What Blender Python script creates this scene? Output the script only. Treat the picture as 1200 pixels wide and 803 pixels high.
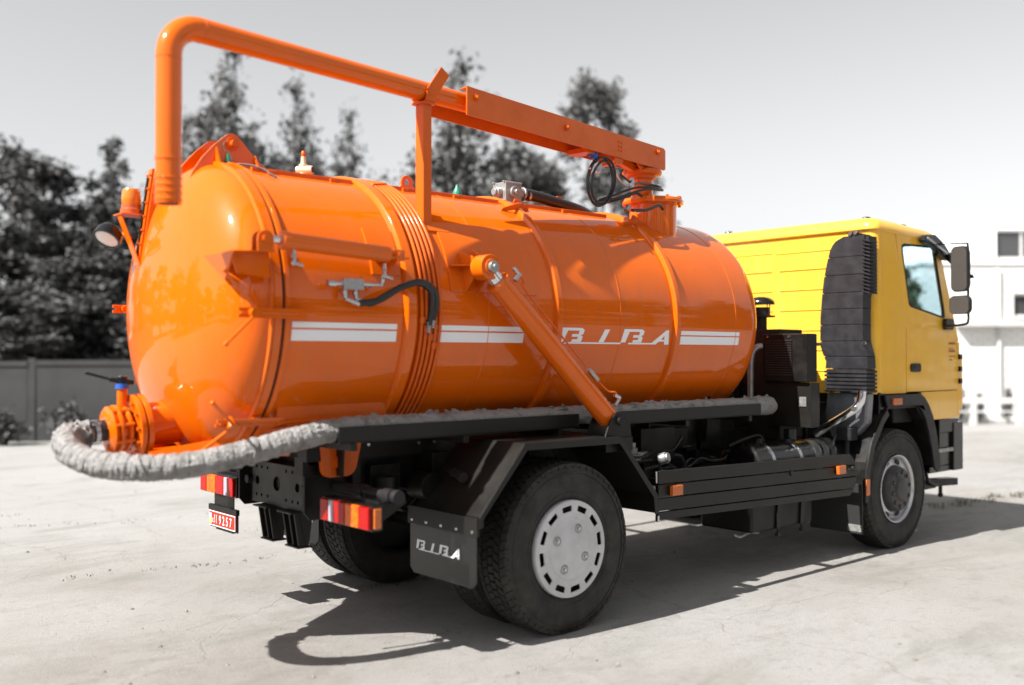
import bpy, bmesh, math, random
from math import pi, sin, cos, sqrt, atan2, radians
from mathutils import Vector, Matrix, noise
from mathutils.geometry import tessellate_polygon

random.seed(7)
S = bpy.context.scene
for o in list(bpy.data.objects):
    bpy.data.objects.remove(o, do_unlink=True)
COL = S.collection

# ------------------------------------------------------------------ camera
TH, PIT = 0.7192, 0.0116
CAM = Vector((-4.3292, -5.6145, 1.743))
cr = Vector((cos(TH), -sin(TH), 0))
d0 = Vector((sin(TH), cos(TH), 0))
cf = d0 * cos(PIT) + Vector((0, 0, 1)) * sin(PIT)
cu = Vector((0, 0, 1)) * cos(PIT) - d0 * sin(PIT)
cd = bpy.data.cameras.new('camera')
cam = bpy.data.objects.new('camera', cd)
COL.objects.link(cam)
cam.matrix_world = Matrix(((cr.x, cu.x, -cf.x, CAM.x), (cr.y, cu.y, -cf.y, CAM.y), (cr.z, cu.z, -cf.z, CAM.z), (0, 0, 0, 1)))
cd.sensor_width = 36
cd.lens = 34.594
cd.clip_start = 0.05
cd.clip_end = 2000
cd.dof.use_dof = True
cd.dof.focus_distance = 7.2
cd.dof.aperture_fstop = 0.66
S.camera = cam

# ------------------------------------------------------------------ sky and sun
SUN = Vector((-0.94, 0.10, 1.0)).normalized()
w = bpy.data.worlds.new('World')
S.world = w
w.use_nodes = True
nt = w.node_tree
nt.nodes.clear()
sky = nt.nodes.new('ShaderNodeTexSky')
sky.sky_type = 'NISHITA'
sky.sun_disc = False
sky.sun_elevation = math.asin(SUN.z)
sky.sun_rotation = atan2(SUN.x, SUN.y)
sky.air_density = 1.0
sky.dust_density = 1.2
sky.ozone_density = 1.0
hs = nt.nodes.new('ShaderNodeHueSaturation')
hs.inputs['Saturation'].default_value = 0.06
bg = nt.nodes.new('ShaderNodeBackground')
bg.inputs['Strength'].default_value = 0.063
wo = nt.nodes.new('ShaderNodeOutputWorld')
nt.links.new(sky.outputs[0], hs.inputs['Color'])
nt.links.new(hs.outputs[0], bg.inputs['Color'])
nt.links.new(bg.outputs[0], wo.inputs['Surface'])

sl = bpy.data.lights.new('sun', 'SUN')
sl.energy = 4.2
sl.angle = radians(0.55)
sl.color = (1.0, 0.965, 0.91)
so = bpy.data.objects.new('sun', sl)
COL.objects.link(so)
so.rotation_euler = SUN.to_track_quat('Z', 'Y').to_euler()

S.view_settings.view_transform = 'Standard'
S.view_settings.look = 'None'
S.view_settings.exposure = 1.38
S.view_settings.gamma = 1

# ------------------------------------------------------------------ materials
def ln(c):  # sRGB 0-255 to linear
    return tuple(((v / 255) / 12.92 if v / 255 <= 0.04045 else ((v / 255 + 0.055) / 1.055) ** 2.4) for v in c)

def mat(name, col, rough=0.5, metal=0.0, coat=0.0, coat_rough=0.05, col2=None, vscale=6.0, vlo=0.4, vhi=0.7,
        bump=0.0, bscale=60.0, rvar=0.0, spec=0.5, detail=4.0, emit=None, trans=0.0, alpha=1.0, stretch=None, sheen=0):
    m = bpy.data.materials.new(name)
    m.use_nodes = True
    n = m.node_tree
    b = n.nodes['Principled BSDF']
    b.inputs['Base Color'].default_value = (*col, 1)
    b.inputs['Roughness'].default_value = rough
    b.inputs['Metallic'].default_value = metal
    b.inputs['Coat Weight'].default_value = coat
    b.inputs['Coat Roughness'].default_value = coat_rough
    b.inputs['Specular IOR Level'].default_value = spec
    b.inputs['Transmission Weight'].default_value = trans
    tc = n.nodes.new('ShaderNodeTexCoord')
    src = tc.outputs['Object']
    if stretch:
        mp = n.nodes.new('ShaderNodeMapping')
        mp.inputs['Scale'].default_value = stretch
        n.links.new(src, mp.inputs['Vector'])
        src = mp.outputs[0]
    if col2 or rvar:
        t = n.nodes.new('ShaderNodeTexNoise')
        t.inputs['Scale'].default_value = vscale
        t.inputs['Detail'].default_value = detail
        t.inputs['Roughness'].default_value = 0.62
        n.links.new(src, t.inputs['Vector'])
        if col2:
            r = n.nodes.new('ShaderNodeMapRange')
            r.inputs['From Min'].default_value = vlo
            r.inputs['From Max'].default_value = vhi
            n.links.new(t.outputs['Fac'], r.inputs['Value'])
            mx = n.nodes.new('ShaderNodeMix')
            mx.data_type = 'RGBA'
            mx.inputs['A'].default_value = (*col, 1)
            mx.inputs['B'].default_value = (*col2, 1)
            n.links.new(r.outputs[0], mx.inputs['Factor'])
            n.links.new(mx.outputs['Result'], b.inputs['Base Color'])
        if rvar:
            r2 = n.nodes.new('ShaderNodeMapRange')
            r2.inputs['From Min'].default_value = 0.3
            r2.inputs['From Max'].default_value = 0.7
            r2.inputs['To Min'].default_value = max(0.02, rough - rvar)
            r2.inputs['To Max'].default_value = min(1, rough + rvar)
            n.links.new(t.outputs['Fac'], r2.inputs['Value'])
            n.links.new(r2.outputs[0], b.inputs['Roughness'])
    if bump:
        t2 = n.nodes.new('ShaderNodeTexNoise')
        t2.inputs['Scale'].default_value = bscale
        t2.inputs['Detail'].default_value = 3
        n.links.new(src, t2.inputs['Vector'])
        bp = n.nodes.new('ShaderNodeBump')
        bp.inputs['Strength'].default_value = bump
        bp.inputs['Distance'].default_value = 0.01
        n.links.new(t2.outputs['Fac'], bp.inputs['Height'])
        n.links.new(bp.outputs[0], b.inputs['Normal'])
    if emit:
        b.inputs['Emission Color'].default_value = (*emit[0], 1)
        b.inputs['Emission Strength'].default_value = emit[1]
    return m

M = {}
M['orange'] = mat('orange_paint', (0.70, 0.122, 0.0015), 0.36, coat=0.85, coat_rough=0.03, col2=(0.655, 0.112, 0.002), vscale=2.5, bump=0.05, bscale=3.5, rvar=0.06, spec=0.03)
M['orange_matt'] = mat('orange_frame_paint', (0.66, 0.112, 0.003), 0.42, coat=0.25, coat_rough=0.15, spec=0.2, col2=(0.58, 0.092, 0.005), vscale=5, bump=0.04, bscale=25, rvar=0.08)
M['yellow'] = mat('yellow_paint', (0.90, 0.50, 0.045), 0.34, spec=0.2, coat=0.9, coat_rough=0.04, col2=(0.86, 0.47, 0.045), vscale=3, bump=0.05, bscale=3, rvar=0.05)
M['black'] = mat('black_chassis_paint', (0.0056, 0.0053, 0.0050), 0.42, col2=(0.0149, 0.0130, 0.0112), vscale=7, vlo=0.45, vhi=0.8, bump=0.05, bscale=40, rvar=0.12, spec=0.28)
M['dark'] = mat('dark_oily_steel', (0.0030, 0.0030, 0.0030), 0.6, col2=(0.0072, 0.0066, 0.0054), vscale=9, bump=0.1, bscale=50)
M['guard'] = mat('dark_guard_paint', (0.0085, 0.0078, 0.0068), 0.45, coat=0.1, coat_rough=0.25, col2=(0.0129, 0.0116, 0.0099), vscale=4, rvar=0.1, bump=0.02, bscale=30, spec=0.28)
M['plastic'] = mat('dark_plastic', (0.0156, 0.0152, 0.0179), 0.48, col2=(0.0265, 0.0250, 0.0265), vscale=10, vlo=0.45, vhi=0.75, bump=0.08, bscale=120, rvar=0.1, spec=0.28)
M['gloss'] = mat('black_gloss_plastic', (0.0042, 0.0042, 0.0052), 0.2, rvar=0.08, col2=(0.0084, 0.0080, 0.0077), vscale=8)
M['rubber'] = mat('tyre_rubber', (0.0093, 0.0089, 0.0085), 0.72, col2=(0.0425, 0.0365, 0.0298), vscale=7, vlo=0.38, vhi=0.78, bump=0.15, bscale=90)
M['gasket'] = mat('black_gasket', (0.012, 0.012, 0.012), 0.6)
M['hose_black'] = mat('black_hose_rubber', (0.014, 0.014, 0.016), 0.35, bump=0.1, bscale=80, rvar=0.08)
M['steel'] = mat('bare_steel', (0.55, 0.55, 0.56), 0.26, metal=1, col2=(0.42, 0.42, 0.44), vscale=12, rvar=0.1)
M['castgrey'] = mat('grey_cast_metal', (0.36, 0.37, 0.36), 0.42, metal=0.6, col2=(0.24, 0.24, 0.24), vscale=20, bump=0.1, bscale=70, rvar=0.1)
M['rim'] = mat('polished_rim_steel', (0.58, 0.58, 0.61), 0.30, metal=0.75, col2=(0.50, 0.49, 0.49), vscale=5, rvar=0.04)
M['hub'] = mat('dark_hub_plastic', (0.0240, 0.0224, 0.0224), 0.45, col2=(0.0400, 0.0368, 0.0336), vscale=14)
M['hubcap'] = mat('silver_grey_hubcap', (0.56, 0.56, 0.59), 0.40, col2=(0.46, 0.455, 0.46), vscale=6, rvar=0.08, bump=0.02, bscale=40)
M['white'] = mat('white_vinyl', (0.82, 0.84, 0.89), 0.4, coat=0.3)
M['silver'] = mat('mirror_bright_steel', (0.75, 0.75, 0.78), 0.12, metal=1.0)
M['mirrorglass'] = mat('mirror_face', (0.060, 0.052, 0.047), 0.2, spec=0.15, metal=0.0, col2=(.055,.05,.046), vscale=7)
M['duct'] = mat('grey_duct_metal', (0.15, 0.16, 0.18), 0.32, metal=0.2, coat=.4, col2=(0.09, 0.095, 0.11), vscale=8, rvar=.1)
M['blue'] = mat('blue_fitting', (0.02, 0.10, 0.45), 0.4)
M['green'] = mat('green_cap', (0.02, 0.20, 0.13), 0.4)
M['cream'] = mat('cream_brass_valve', (0.72, 0.60, 0.40), 0.4, metal=0.3, col2=(0.60, 0.44, 0.25), vscale=20)
M['amber'] = mat('amber_lens', (0.85, 0.24, 0.01), 0.12, coat=0.6, trans=0.35)
M['amberdark'] = mat('amber_reflector', (0.55, 0.12, 0.01), 0.25, coat=0.4, col2=(0.42, 0.085, 0.01), vscale=90)
M['redlens'] = mat('red_lens', (0.34, 0.003, 0.002), 0.25, coat=0.12, spec=0.2, col2=(0.26, 0.003, 0.002), vscale=60)
M['orangelens'] = mat('orange_lens', (0.55, 0.075, 0.001), 0.25, coat=0.12, spec=0.2, col2=(0.66, 0.16, 0.002), vscale=40)
M['whitelens'] = mat('clear_lens', (0.34, 0.30, 0.35), 0.2, coat=0.3)
M['platered'] = mat('plate_red', (0.30, 0.030, 0.014), 0.5, spec=0.2)
M['lampglass'] = mat('lamp_face', (0.78, 0.76, 0.72), 0.12, coat=0.5, bump=0.3, bscale=160)
M['labelgrey'] = mat('grey_label', (0.20, 0.20, 0.19), 0.5, col2=(.09,.09,.085), vscale=40)
M['redbrown'] = mat('red_brown_print', (0.32, 0.09, 0.03), 0.6)

def add_streaks(m, dust, amount):
    n = m.node_tree
    b = n.nodes['Principled BSDF']
    src = b.inputs['Base Color'].links[0].from_socket
    mp = n.nodes.new('ShaderNodeMapping')
    mp.inputs['Scale'].default_value = (7, 7, 0.9)
    n.links.new(n.nodes['Texture Coordinate'].outputs['Object'], mp.inputs['Vector'])
    t = n.nodes.new('ShaderNodeTexNoise')
    t.inputs['Scale'].default_value = 1.6
    t.inputs['Detail'].default_value = 7
    t.inputs['Roughness'].default_value = 0.7
    n.links.new(mp.outputs[0], t.inputs['Vector'])
    r = n.nodes.new('ShaderNodeMapRange')
    r.inputs['From Min'].default_value = 0.50
    r.inputs['From Max'].default_value = 0.78
    r.inputs['To Max'].default_value = amount
    n.links.new(t.outputs['Fac'], r.inputs['Value'])
    x = n.nodes.new('ShaderNodeMix')
    x.data_type = 'RGBA'
    n.links.new(r.outputs[0], x.inputs['Factor'])
    n.links.new(src, x.inputs['A'])
    x.inputs['B'].default_value = (*dust, 1)
    n.links.new(x.outputs['Result'], b.inputs['Base Color'])
    c = n.nodes.new('ShaderNodeMapRange')
    c.inputs['From Min'].default_value = 0.45
    c.inputs['From Max'].default_value = 0.8
    c.inputs['To Min'].default_value = 0.025
    c.inputs['To Max'].default_value = 0.16
    n.links.new(t.outputs['Fac'], c.inputs['Value'])
    n.links.new(c.outputs[0], b.inputs['Coat Roughness'])
add_streaks(M['orange'], (0.36, 0.13, 0.045), 0.30)
add_streaks(M['yellow'], (0.50, 0.33, 0.13), 0.30)

def wrap_material():
    m = mat('wrapped_canvas', (0.27, 0.265, 0.26), 0.5, col2=(0.10, 0.092, 0.08), vscale=9, vlo=0.50, vhi=0.74, spec=0.6, detail=8)
    n = m.node_tree
    b = n.nodes['Principled BSDF']
    tc = n.nodes['Texture Coordinate']
    mp = n.nodes.new('ShaderNodeMapping')
    mp.inputs['Scale'].default_value = (0.9, 1.0, 1.5)
    mp.inputs['Rotation'].default_value = (0.3, 0.6, 0.4)
    n.links.new(tc.outputs['Object'], mp.inputs['Vector'])
    a = n.nodes.new('ShaderNodeTexNoise')
    a.inputs['Scale'].default_value = 46
    a.inputs['Detail'].default_value = 6
    a.inputs['Distortion'].default_value = 1.6
    n.links.new(mp.outputs[0], a.inputs['Vector'])
    bp = n.nodes.new('ShaderNodeBump')
    bp.inputs['Strength'].default_value = 0.9
    bp.inputs['Distance'].default_value = 0.02
    n.links.new(a.outputs['Fac'], bp.inputs['Height'])
    n.links.new(bp.outputs[0], b.inputs['Normal'])
    return m
M['wrap'] = wrap_material()

def glass_material():
    m = bpy.data.materials.new('cab_glass')
    m.use_nodes = True
    n = m.node_tree
    n.nodes.clear()
    out = n.nodes.new('ShaderNodeOutputMaterial')
    tr = n.nodes.new('ShaderNodeBsdfTransparent')
    tr.inputs['Color'].default_value = (0.82, 0.90, 0.93, 1)
    gl = n.nodes.new('ShaderNodeBsdfGlossy')
    gl.inputs['Roughness'].default_value = 0.01
    fr = n.nodes.new('ShaderNodeFresnel')
    fr.inputs['IOR'].default_value = 1.45
    mx = n.nodes.new('ShaderNodeMixShader')
    ge = n.nodes.new('ShaderNodeNewGeometry')   # same reflectance from both sides of the sheet
    mr = n.nodes.new('ShaderNodeMapRange')
    mr.inputs['To Min'].default_value = 1.45
    mr.inputs['To Max'].default_value = 1 / 1.45
    n.links.new(ge.outputs['Backfacing'], mr.inputs['Value'])
    n.links.new(mr.outputs[0], fr.inputs['IOR'])
    n.links.new(fr.outputs[0], mx.inputs[0])
    n.links.new(tr.outputs[0], mx.inputs[1])
    n.links.new(gl.outputs[0], mx.inputs[2])
    n.links.new(mx.outputs[0], out.inputs['Surface'])
    return m
M['glass'] = glass_material()

def ground_material():
    m = bpy.data.materials.new('worn_concrete')
    m.use_nodes = True
    n = m.node_tree
    b = n.nodes['Principled BSDF']
    b.inputs['Roughness'].default_value = 0.92
    b.inputs['Specular IOR Level'].default_value = 0.2
    tc = n.nodes.new('ShaderNodeTexCoord')
    def nz(scale, detail=5, rough=0.6, dist=0.0, sc=None):
        t = n.nodes.new('ShaderNodeTexNoise')
        t.inputs['Scale'].default_value = scale
        t.inputs['Detail'].default_value = detail
        t.inputs['Roughness'].default_value = rough
        t.inputs['Distortion'].default_value = dist
        if sc:
            mp = n.nodes.new('ShaderNodeMapping')
            mp.inputs['Scale'].default_value = sc
            n.links.new(tc.outputs['Object'], mp.inputs['Vector'])
            n.links.new(mp.outputs[0], t.inputs['Vector'])
        else:
            n.links.new(tc.outputs['Object'], t.inputs['Vector'])
        return t.outputs['Fac']
    def rng(v, a, c, lo=0.0, hi=1.0):
        r = n.nodes.new('ShaderNodeMapRange')
        r.inputs['From Min'].default_value = a
        r.inputs['From Max'].default_value = c
        r.inputs['To Min'].default_value = lo
        r.inputs['To Max'].default_value = hi
        n.links.new(v, r.inputs['Value'])
        return r.outputs[0]
    def mix(fac, A, B):
        x = n.nodes.new('ShaderNodeMix')
        x.data_type = 'RGBA'
        n.links.new(fac, x.inputs['Factor'])
        for s, v in (('A', A), ('B', B)):
            if isinstance(v, tuple):
                x.inputs[s].default_value = (*v, 1)
            else:
                n.links.new(v, x.inputs[s])
        return x.outputs['Result']
    c = mix(rng(nz(0.45, 6, 0.6, 0.6), 0.40, 0.62), (0.264, 0.249, 0.238), (0.319, 0.309, 0.297))
    c = mix(rng(nz(1.7, 8, 0.68, 0.8, (1, 1.8, 1)), 0.50, 0.70), c, (0.218, 0.203, 0.190))
    c = mix(rng(nz(0.16, 4, 0.6, 0.3), 0.50, 0.62, 0, 0.9), c, (0.360, 0.355, 0.352))
    c = mix(rng(nz(9, 6, 0.7), 0.54, 0.74, 0, 0.65), c, (0.191, 0.177, 0.162))
    c = mix(rng(nz(3.2, 3, 0.5, 2.0, (1, .5, 1)), 0.66, 0.72, 0, 0.6), c, (0.348, 0.340, 0.332))
    # base colour mixed paler towards the far side of the yard
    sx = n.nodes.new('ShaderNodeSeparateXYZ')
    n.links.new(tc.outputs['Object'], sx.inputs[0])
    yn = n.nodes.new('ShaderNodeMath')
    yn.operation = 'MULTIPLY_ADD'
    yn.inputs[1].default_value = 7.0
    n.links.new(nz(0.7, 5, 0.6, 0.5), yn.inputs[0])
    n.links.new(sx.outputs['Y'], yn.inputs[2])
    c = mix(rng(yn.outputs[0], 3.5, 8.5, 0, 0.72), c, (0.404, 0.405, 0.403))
    c = mix(rng(nz(0.9, 6, 0.7, 0.8, (.5, 1.6, 1)), 0.52, 0.66, 0, 0.62), c, (0.214, 0.216, 0.195))
    c = mix(rng(nz(2.6, 5, 0.65), 0.62, 0.74, 0, 0.55), c, (0.191, 0.177, 0.158))
    c = mix(rng(nz(62, 3, 0.75), 0.57, 0.70, 0, 0.55), c, (0.151, 0.140, 0.124))
    c = mix(rng(nz(26, 4, 0.7), 0.57, 0.76, 0, 0.7), c, (0.168, 0.160, 0.146))
    c = mix(rng(nz(130, 3, 0.6), 0.35, 0.75, 0, 0.55), c, (0.174, 0.162, 0.150))
    # hairline cracks
    vo = n.nodes.new('ShaderNodeTexVoronoi')
    vo.feature = 'DISTANCE_TO_EDGE'
    vo.inputs['Scale'].default_value = 0.42
    wn = n.nodes.new('ShaderNodeTexNoise')
    wn.inputs['Scale'].default_value = 1.4
    wn.inputs['Detail'].default_value = 6
    va = n.nodes.new('ShaderNodeVectorMath')
    va.operation = 'MULTIPLY_ADD'
    va.inputs[1].default_value = (0.9, 0.9, 0)
    n.links.new(tc.outputs['Object'], wn.inputs['Vector'])
    n.links.new(wn.outputs['Color'], va.inputs[0])
    n.links.new(tc.outputs['Object'], va.inputs[2])
    n.links.new(va.outputs[0], vo.inputs['Vector'])
    crack = rng(vo.outputs['Distance'], 0.0, 0.005, 0.26, 0.0)
    c = mix(crack, c, (0.116, 0.106, 0.093))
    n.links.new(c, b.inputs['Base Color'])
    ad = n.nodes.new('ShaderNodeMath')
    ad.operation = 'ADD'
    n.links.new(nz(7, 8, 0.7), ad.inputs[0])
    n.links.new(nz(140, 4, 0.7), ad.inputs[1])
    sb = n.nodes.new('ShaderNodeMath')
    sb.operation = 'SUBTRACT'
    n.links.new(ad.outputs[0], sb.inputs[0])
    n.links.new(crack, sb.inputs[1])
    bp = n.nodes.new('ShaderNodeBump')
    bp.inputs['Strength'].default_value = 0.6
    bp.inputs['Distance'].default_value = 0.02
    n.links.new(sb.outputs[0], bp.inputs['Height'])
    n.links.new(bp.outputs[0], b.inputs['Normal'])
    return m
M['ground'] = ground_material()

def leaf_material(name, a, c):
    m = mat(name, a, 0.6, col2=c, vscale=1.3, vlo=0.35, vhi=0.65, detail=6, spec=0.25)
    return m
M['leaf_a'] = leaf_material('grey_foliage', (0.046, 0.0465, 0.0465), (0.12, 0.121, 0.121))
M['leaf_b'] = leaf_material('pale_grey_foliage', (0.075, 0.076, 0.076), (0.17, 0.171, 0.171))
M['leaf_g'] = leaf_material('green_foliage', (0.030, 0.055, 0.022), (0.075, 0.12, 0.045))
M['bark'] = mat('grey_bark', (0.05, 0.05, 0.05), 0.9, col2=(0.10, 0.10, 0.10), vscale=20, bump=0.5, bscale=30)
M['grass'] = mat('dry_weed', (0.085, 0.078, 0.055), 0.8, col2=(0.17, 0.15, 0.105), vscale=8)
M['pebble'] = mat('pebble_stone', (0.13, 0.12, 0.105), 0.9, col2=(0.24, 0.225, 0.20), vscale=14, vlo=.4, vhi=.6)
M['fence'] = mat('grey_fence_concrete', (0.062, 0.0625, 0.063), 0.9, col2=(0.045, 0.0455, 0.046), vscale=1.4, vlo=.4, vhi=.7, detail=7, bump=0.3, bscale=14)
M['wallwhite'] = mat('white_wall', (0.86, 0.86, 0.86), 0.85, col2=(0.82, 0.82, 0.82), vscale=1.1, bump=0.2, bscale=20)
M['ledge'] = mat('grey_ledge', (0.55, 0.55, 0.55), 0.85, col2=(0.48, 0.48, 0.48), vscale=3)
M['panegrey'] = mat('dark_window_pane', (0.05, 0.05, 0.052), 0.15, coat=0.4)
M['barrier'] = mat('pale_barrier_paint', (0.6250, 0.6250, 0.6250), 0.8, col2=(0.4750, 0.4750, 0.4750), vscale=5)

def brick_material():
    m = bpy.data.materials.new('white_brick')
    m.use_nodes = True
    n = m.node_tree
    b = n.nodes['Principled BSDF']
    b.inputs['Roughness'].default_value = 0.85
    tc = n.nodes.new('ShaderNodeTexCoord')
    mp = n.nodes.new('ShaderNodeMapping')
    mp.inputs['Rotation'].default_value = (radians(90), 0, 0)
    br = n.nodes.new('ShaderNodeTexBrick')
    br.inputs['Color1'].default_value = (0.86, 0.85, 0.83, 1)
    br.inputs['Color2'].default_value = (0.80, 0.79, 0.77, 1)
    br.inputs['Mortar'].default_value = (0.60, 0.58, 0.56, 1)
    br.inputs['Scale'].default_value = 1.0
    br.inputs['Brick Width'].default_value = 0.30
    br.inputs['Row Height'].default_value = 0.115
    br.inputs['Mortar Size'].default_value = 0.012
    n.links.new(tc.outputs['Object'], mp.inputs['Vector'])
    n.links.new(mp.outputs[0], br.inputs['Vector'])
    n.links.new(br.outputs['Color'], b.inputs['Base Color'])
    bp = n.nodes.new('ShaderNodeBump')
    bp.inputs['Distance'].default_value = 0.015
    n.links.new(br.outputs['Fac'], bp.inputs['Height'])
    bp.invert = True
    n.links.new(bp.outputs[0], b.inputs['Normal'])
    return m
M['brick'] = brick_material()

# ------------------------------------------------------------------ mesh builder
def frame_from(d):
    d = Vector(d).normalized()
    up = Vector((0, 0, 1)) if abs(d.z) < 0.95 else Vector((1, 0, 0))
    u = up.cross(d).normalized()
    v = d.cross(u).normalized()
    return u, v, d

class MB:
    def __init__(self):
        self.v = []
        self.f = []
        self.mi = []
        self.cur = 0

    def add(self, vs, fs):
        o = len(self.v)
        self.v += [tuple(p) for p in vs]
        for f in fs:
            self.f.append(tuple(i + o for i in f))
            self.mi.append(self.cur)
        return self

    def box(self, x0, x1, y0, y1, z0, z1):
        vs = [(x, y, z) for x in (x0, x1) for y in (y0, y1) for z in (z0, z1)]
        return self.add(vs, [(0, 1, 3, 2), (4, 6, 7, 5), (0, 4, 5, 1), (2, 3, 7, 6), (0, 2, 6, 4), (1, 5, 7, 3)])

    def obox(self, c, ax, ay, az):  # centre and three half-axis vectors
        c, ax, ay, az = map(Vector, (c, ax, ay, az))
        vs = [c + ax * i + ay * j + az * k for i in (-1, 1) for j in (-1, 1) for k in (-1, 1)]
        return self.add(vs, [(0, 1, 3, 2), (4, 6, 7, 5), (0, 4, 5, 1), (2, 3, 7, 6), (0, 2, 6, 4), (1, 5, 7, 3)])

    def bar(self, p0, p1, w, h, up=(0, 0, 1)):  # rectangular bar between two points
        p0, p1 = Vector(p0), Vector(p1)
        d = (p1 - p0)
        a = d.normalized()
        s = a.cross(Vector(up))
        if s.length < 1e-4:
            s = a.cross(Vector((1, 0, 0)))
        s.normalize()
        t = s.cross(a)
        return self.obox((p0 + p1) / 2, d / 2, s * w / 2, t * h / 2)

    def prism(self, poly, fn0, fn1, holes=()):  # fn maps 2-D to 3-D
        loops = [list(poly)] + [list(h) for h in holes]
        flat = [q for l in loops for q in l]
        tris = tessellate_polygon([[Vector((q[0], q[1], 0)) for q in l] for l in loops])
        nn = len(flat)
        vs = [fn0(*q) for q in flat] + [fn1(*q) for q in flat]
        fs = [tuple(t) for t in tris] + [(t[2] + nn, t[1] + nn, t[0] + nn) for t in tris]
        o = 0
        for l in loops:
            k = len(l)
            for i in range(k):
                a, b = o + i, o + (i + 1) % k
                fs.append((a, b, b + nn, a + nn))
            o += k
        return self.add(vs, fs)

    def xz(self, poly, y0, y1, holes=()):
        return self.prism(poly, lambda a, b: (a, y0, b), lambda a, b: (a, y1, b), holes)

    def yz(self, poly, x0, x1, holes=()):
        return self.prism(poly, lambda a, b: (x0, a, b), lambda a, b: (x1, a, b), holes)

    def xy(self, poly, z0, z1, holes=()):
        return self.prism(poly, lambda a, b: (a, b, z0), lambda a, b: (a, b, z1), holes)

    def lathe(self, prof, org, d, n=32, closed=False, a0=0.0, a1=2 * pi):
        u, v, d = frame_from(d)
        org = Vector(org)
        full = abs(a1 - a0 - 2 * pi) < 1e-6
        na = n if full else n + 1
        vs = []
        idx = []
        for (t, r) in prof:
            if r < 1e-6:
                idx.append([len(vs)] * na)
                vs.append(org + d * t)
            else:
                row = []
                for i in range(na):
                    a = a0 + (a1 - a0) * i / n
                    row.append(len(vs))
                    vs.append(org + d * t + (u * cos(a) + v * sin(a)) * r)
                idx.append(row)
        fs = []
        m = len(prof)
        for j in range(m if closed else m - 1):
            A, B = idx[j], idx[(j + 1) % m]
            for i in range(n):
                k = (i + 1) % na if full else i + 1
                q = [A[i], A[k], B[k], B[i]]
                q2 = []
                for e in q:
                    if e not in q2:
                        q2.append(e)
                if len(q2) > 2:
                    fs.append(tuple(q2))
        return self.add(vs, fs)

    def cyl(self, p0, p1, r, r1=None, n=20, cap=True):
        p0, p1 = Vector(p0), Vector(p1)
        L = (p1 - p0).length
        r1 = r if r1 is None else r1
        pr = [(0, r), (L, r1)]
        if cap:
            pr = [(0, 0)] + pr + [(L, 0)]
        return self.lathe(pr, p0, p1 - p0, n)

    def tube(self, path, r, n=12, cap=True, rf=None):
        path = [Vector(p) for p in path]
        m = len(path)
        tan = [(path[min(i + 1, m - 1)] - path[max(i - 1, 0)]).normalized() for i in range(m)]
        u, v, _ = frame_from(tan[0])
        vs = []
        for i in range(m):
            t = tan[i]
            u = (u - t * u.dot(t)).normalized()
            v = t.cross(u)
            for k in range(n):
                a = 2 * pi * k / n
                rr = rf(i, a, path[i]) if rf else (r[i] if isinstance(r, (list, tuple)) else r)
                vs.append(path[i] + (u * cos(a) + v * sin(a)) * rr)
        fs = [(i * n + k, i * n + (k + 1) % n, (i + 1) * n + (k + 1) % n, (i + 1) * n + k) for i in range(m - 1) for k in range(n)]
        if cap:
            fs.append(tuple(range(n - 1, -1, -1)))
            fs.append(tuple((m - 1) * n + k for k in range(n)))
        return self.add(vs, fs)

    def ball(self, c, r, n=12, s=(1, 1, 1)):
        pr = [(-r * cos(pi * i / (n // 2)), r * sin(pi * i / (n // 2))) for i in range(n // 2 + 1)]
        o = len(self.v)
        self.lathe(pr, (0, 0, 0), (0, 0, 1), n)
        for i in range(o, len(self.v)):
            q = self.v[i]
            self.v[i] = (c[0] + q[0] * s[0], c[1] + q[1] * s[1], c[2] + q[2] * s[2])
        return self

    def patch(self, x0, x1, a0, a1, r0, r1, n=16, xc=0, zc=2.004):  # curved plate round the tank axis (a in degrees from the right side upward)
        vs = []
        for i in range(n + 1):
            a = radians(a0 + (a1 - a0) * i / n)
            for x in (x0, x1):
                for r in (r0, r1):
                    vs.append((x, -r * cos(a), zc + r * sin(a)))
        fs = []
        for i in range(n):
            b, c = i * 4, i * 4 + 4
            fs += [(b, b + 2, c + 2, c), (b + 1, c + 1, c + 3, b + 3), (b, c, c + 1, b + 1), (b + 2, b + 3, c + 3, c + 2)]
        fs += [(0, 1, 3, 2), (n * 4, n * 4 + 2, n * 4 + 3, n * 4 + 1)]
        return self.add(vs, fs)

    def xform(self, mtx, start=0):
        for i in range(start, len(self.v)):
            self.v[i] = tuple(mtx @ Vector(self.v[i]))
        return self

    def mesh(self, name, mats, sharp=38):
        me = bpy.data.meshes.new(name)
        me.from_pydata(self.v, [], self.f)
        if not isinstance(mats, (list, tuple)):
            mats = [mats]
        for m in mats:
            me.materials.append(m)
        if len(mats) > 1:
            me.polygons.foreach_set('material_index', self.mi)
        bm = bmesh.new()
        bm.from_mesh(me)
        bmesh.ops.recalc_face_normals(bm, faces=bm.faces)
        ca = radians(sharp)
        for f in bm.faces:
            f.smooth = True
        for e in bm.edges:
            e.smooth = not (len(e.link_faces) == 2 and e.calc_face_angle(0) > ca)
        bm.to_mesh(me)
        bm.free()
        return me

def obj(name, mb, mats, parent=None, bev=0.0, sharp=38, label=None, loc=None):
    me = mb.mesh(name, mats, sharp) if isinstance(mb, MB) else mb
    o = bpy.data.objects.new(name, me)
    COL.objects.link(o)
    if parent:
        o.parent = parent
    if loc:
        o.location = loc
    if bev:
        b = o.modifiers.new('edge', 'BEVEL')
        b.width = bev
        b.segments = 2
        b.limit_method = 'ANGLE'
        b.angle_limit = radians(40)
        b.harden_normals = True
    if label:
        o['label'] = label
    return o

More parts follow.
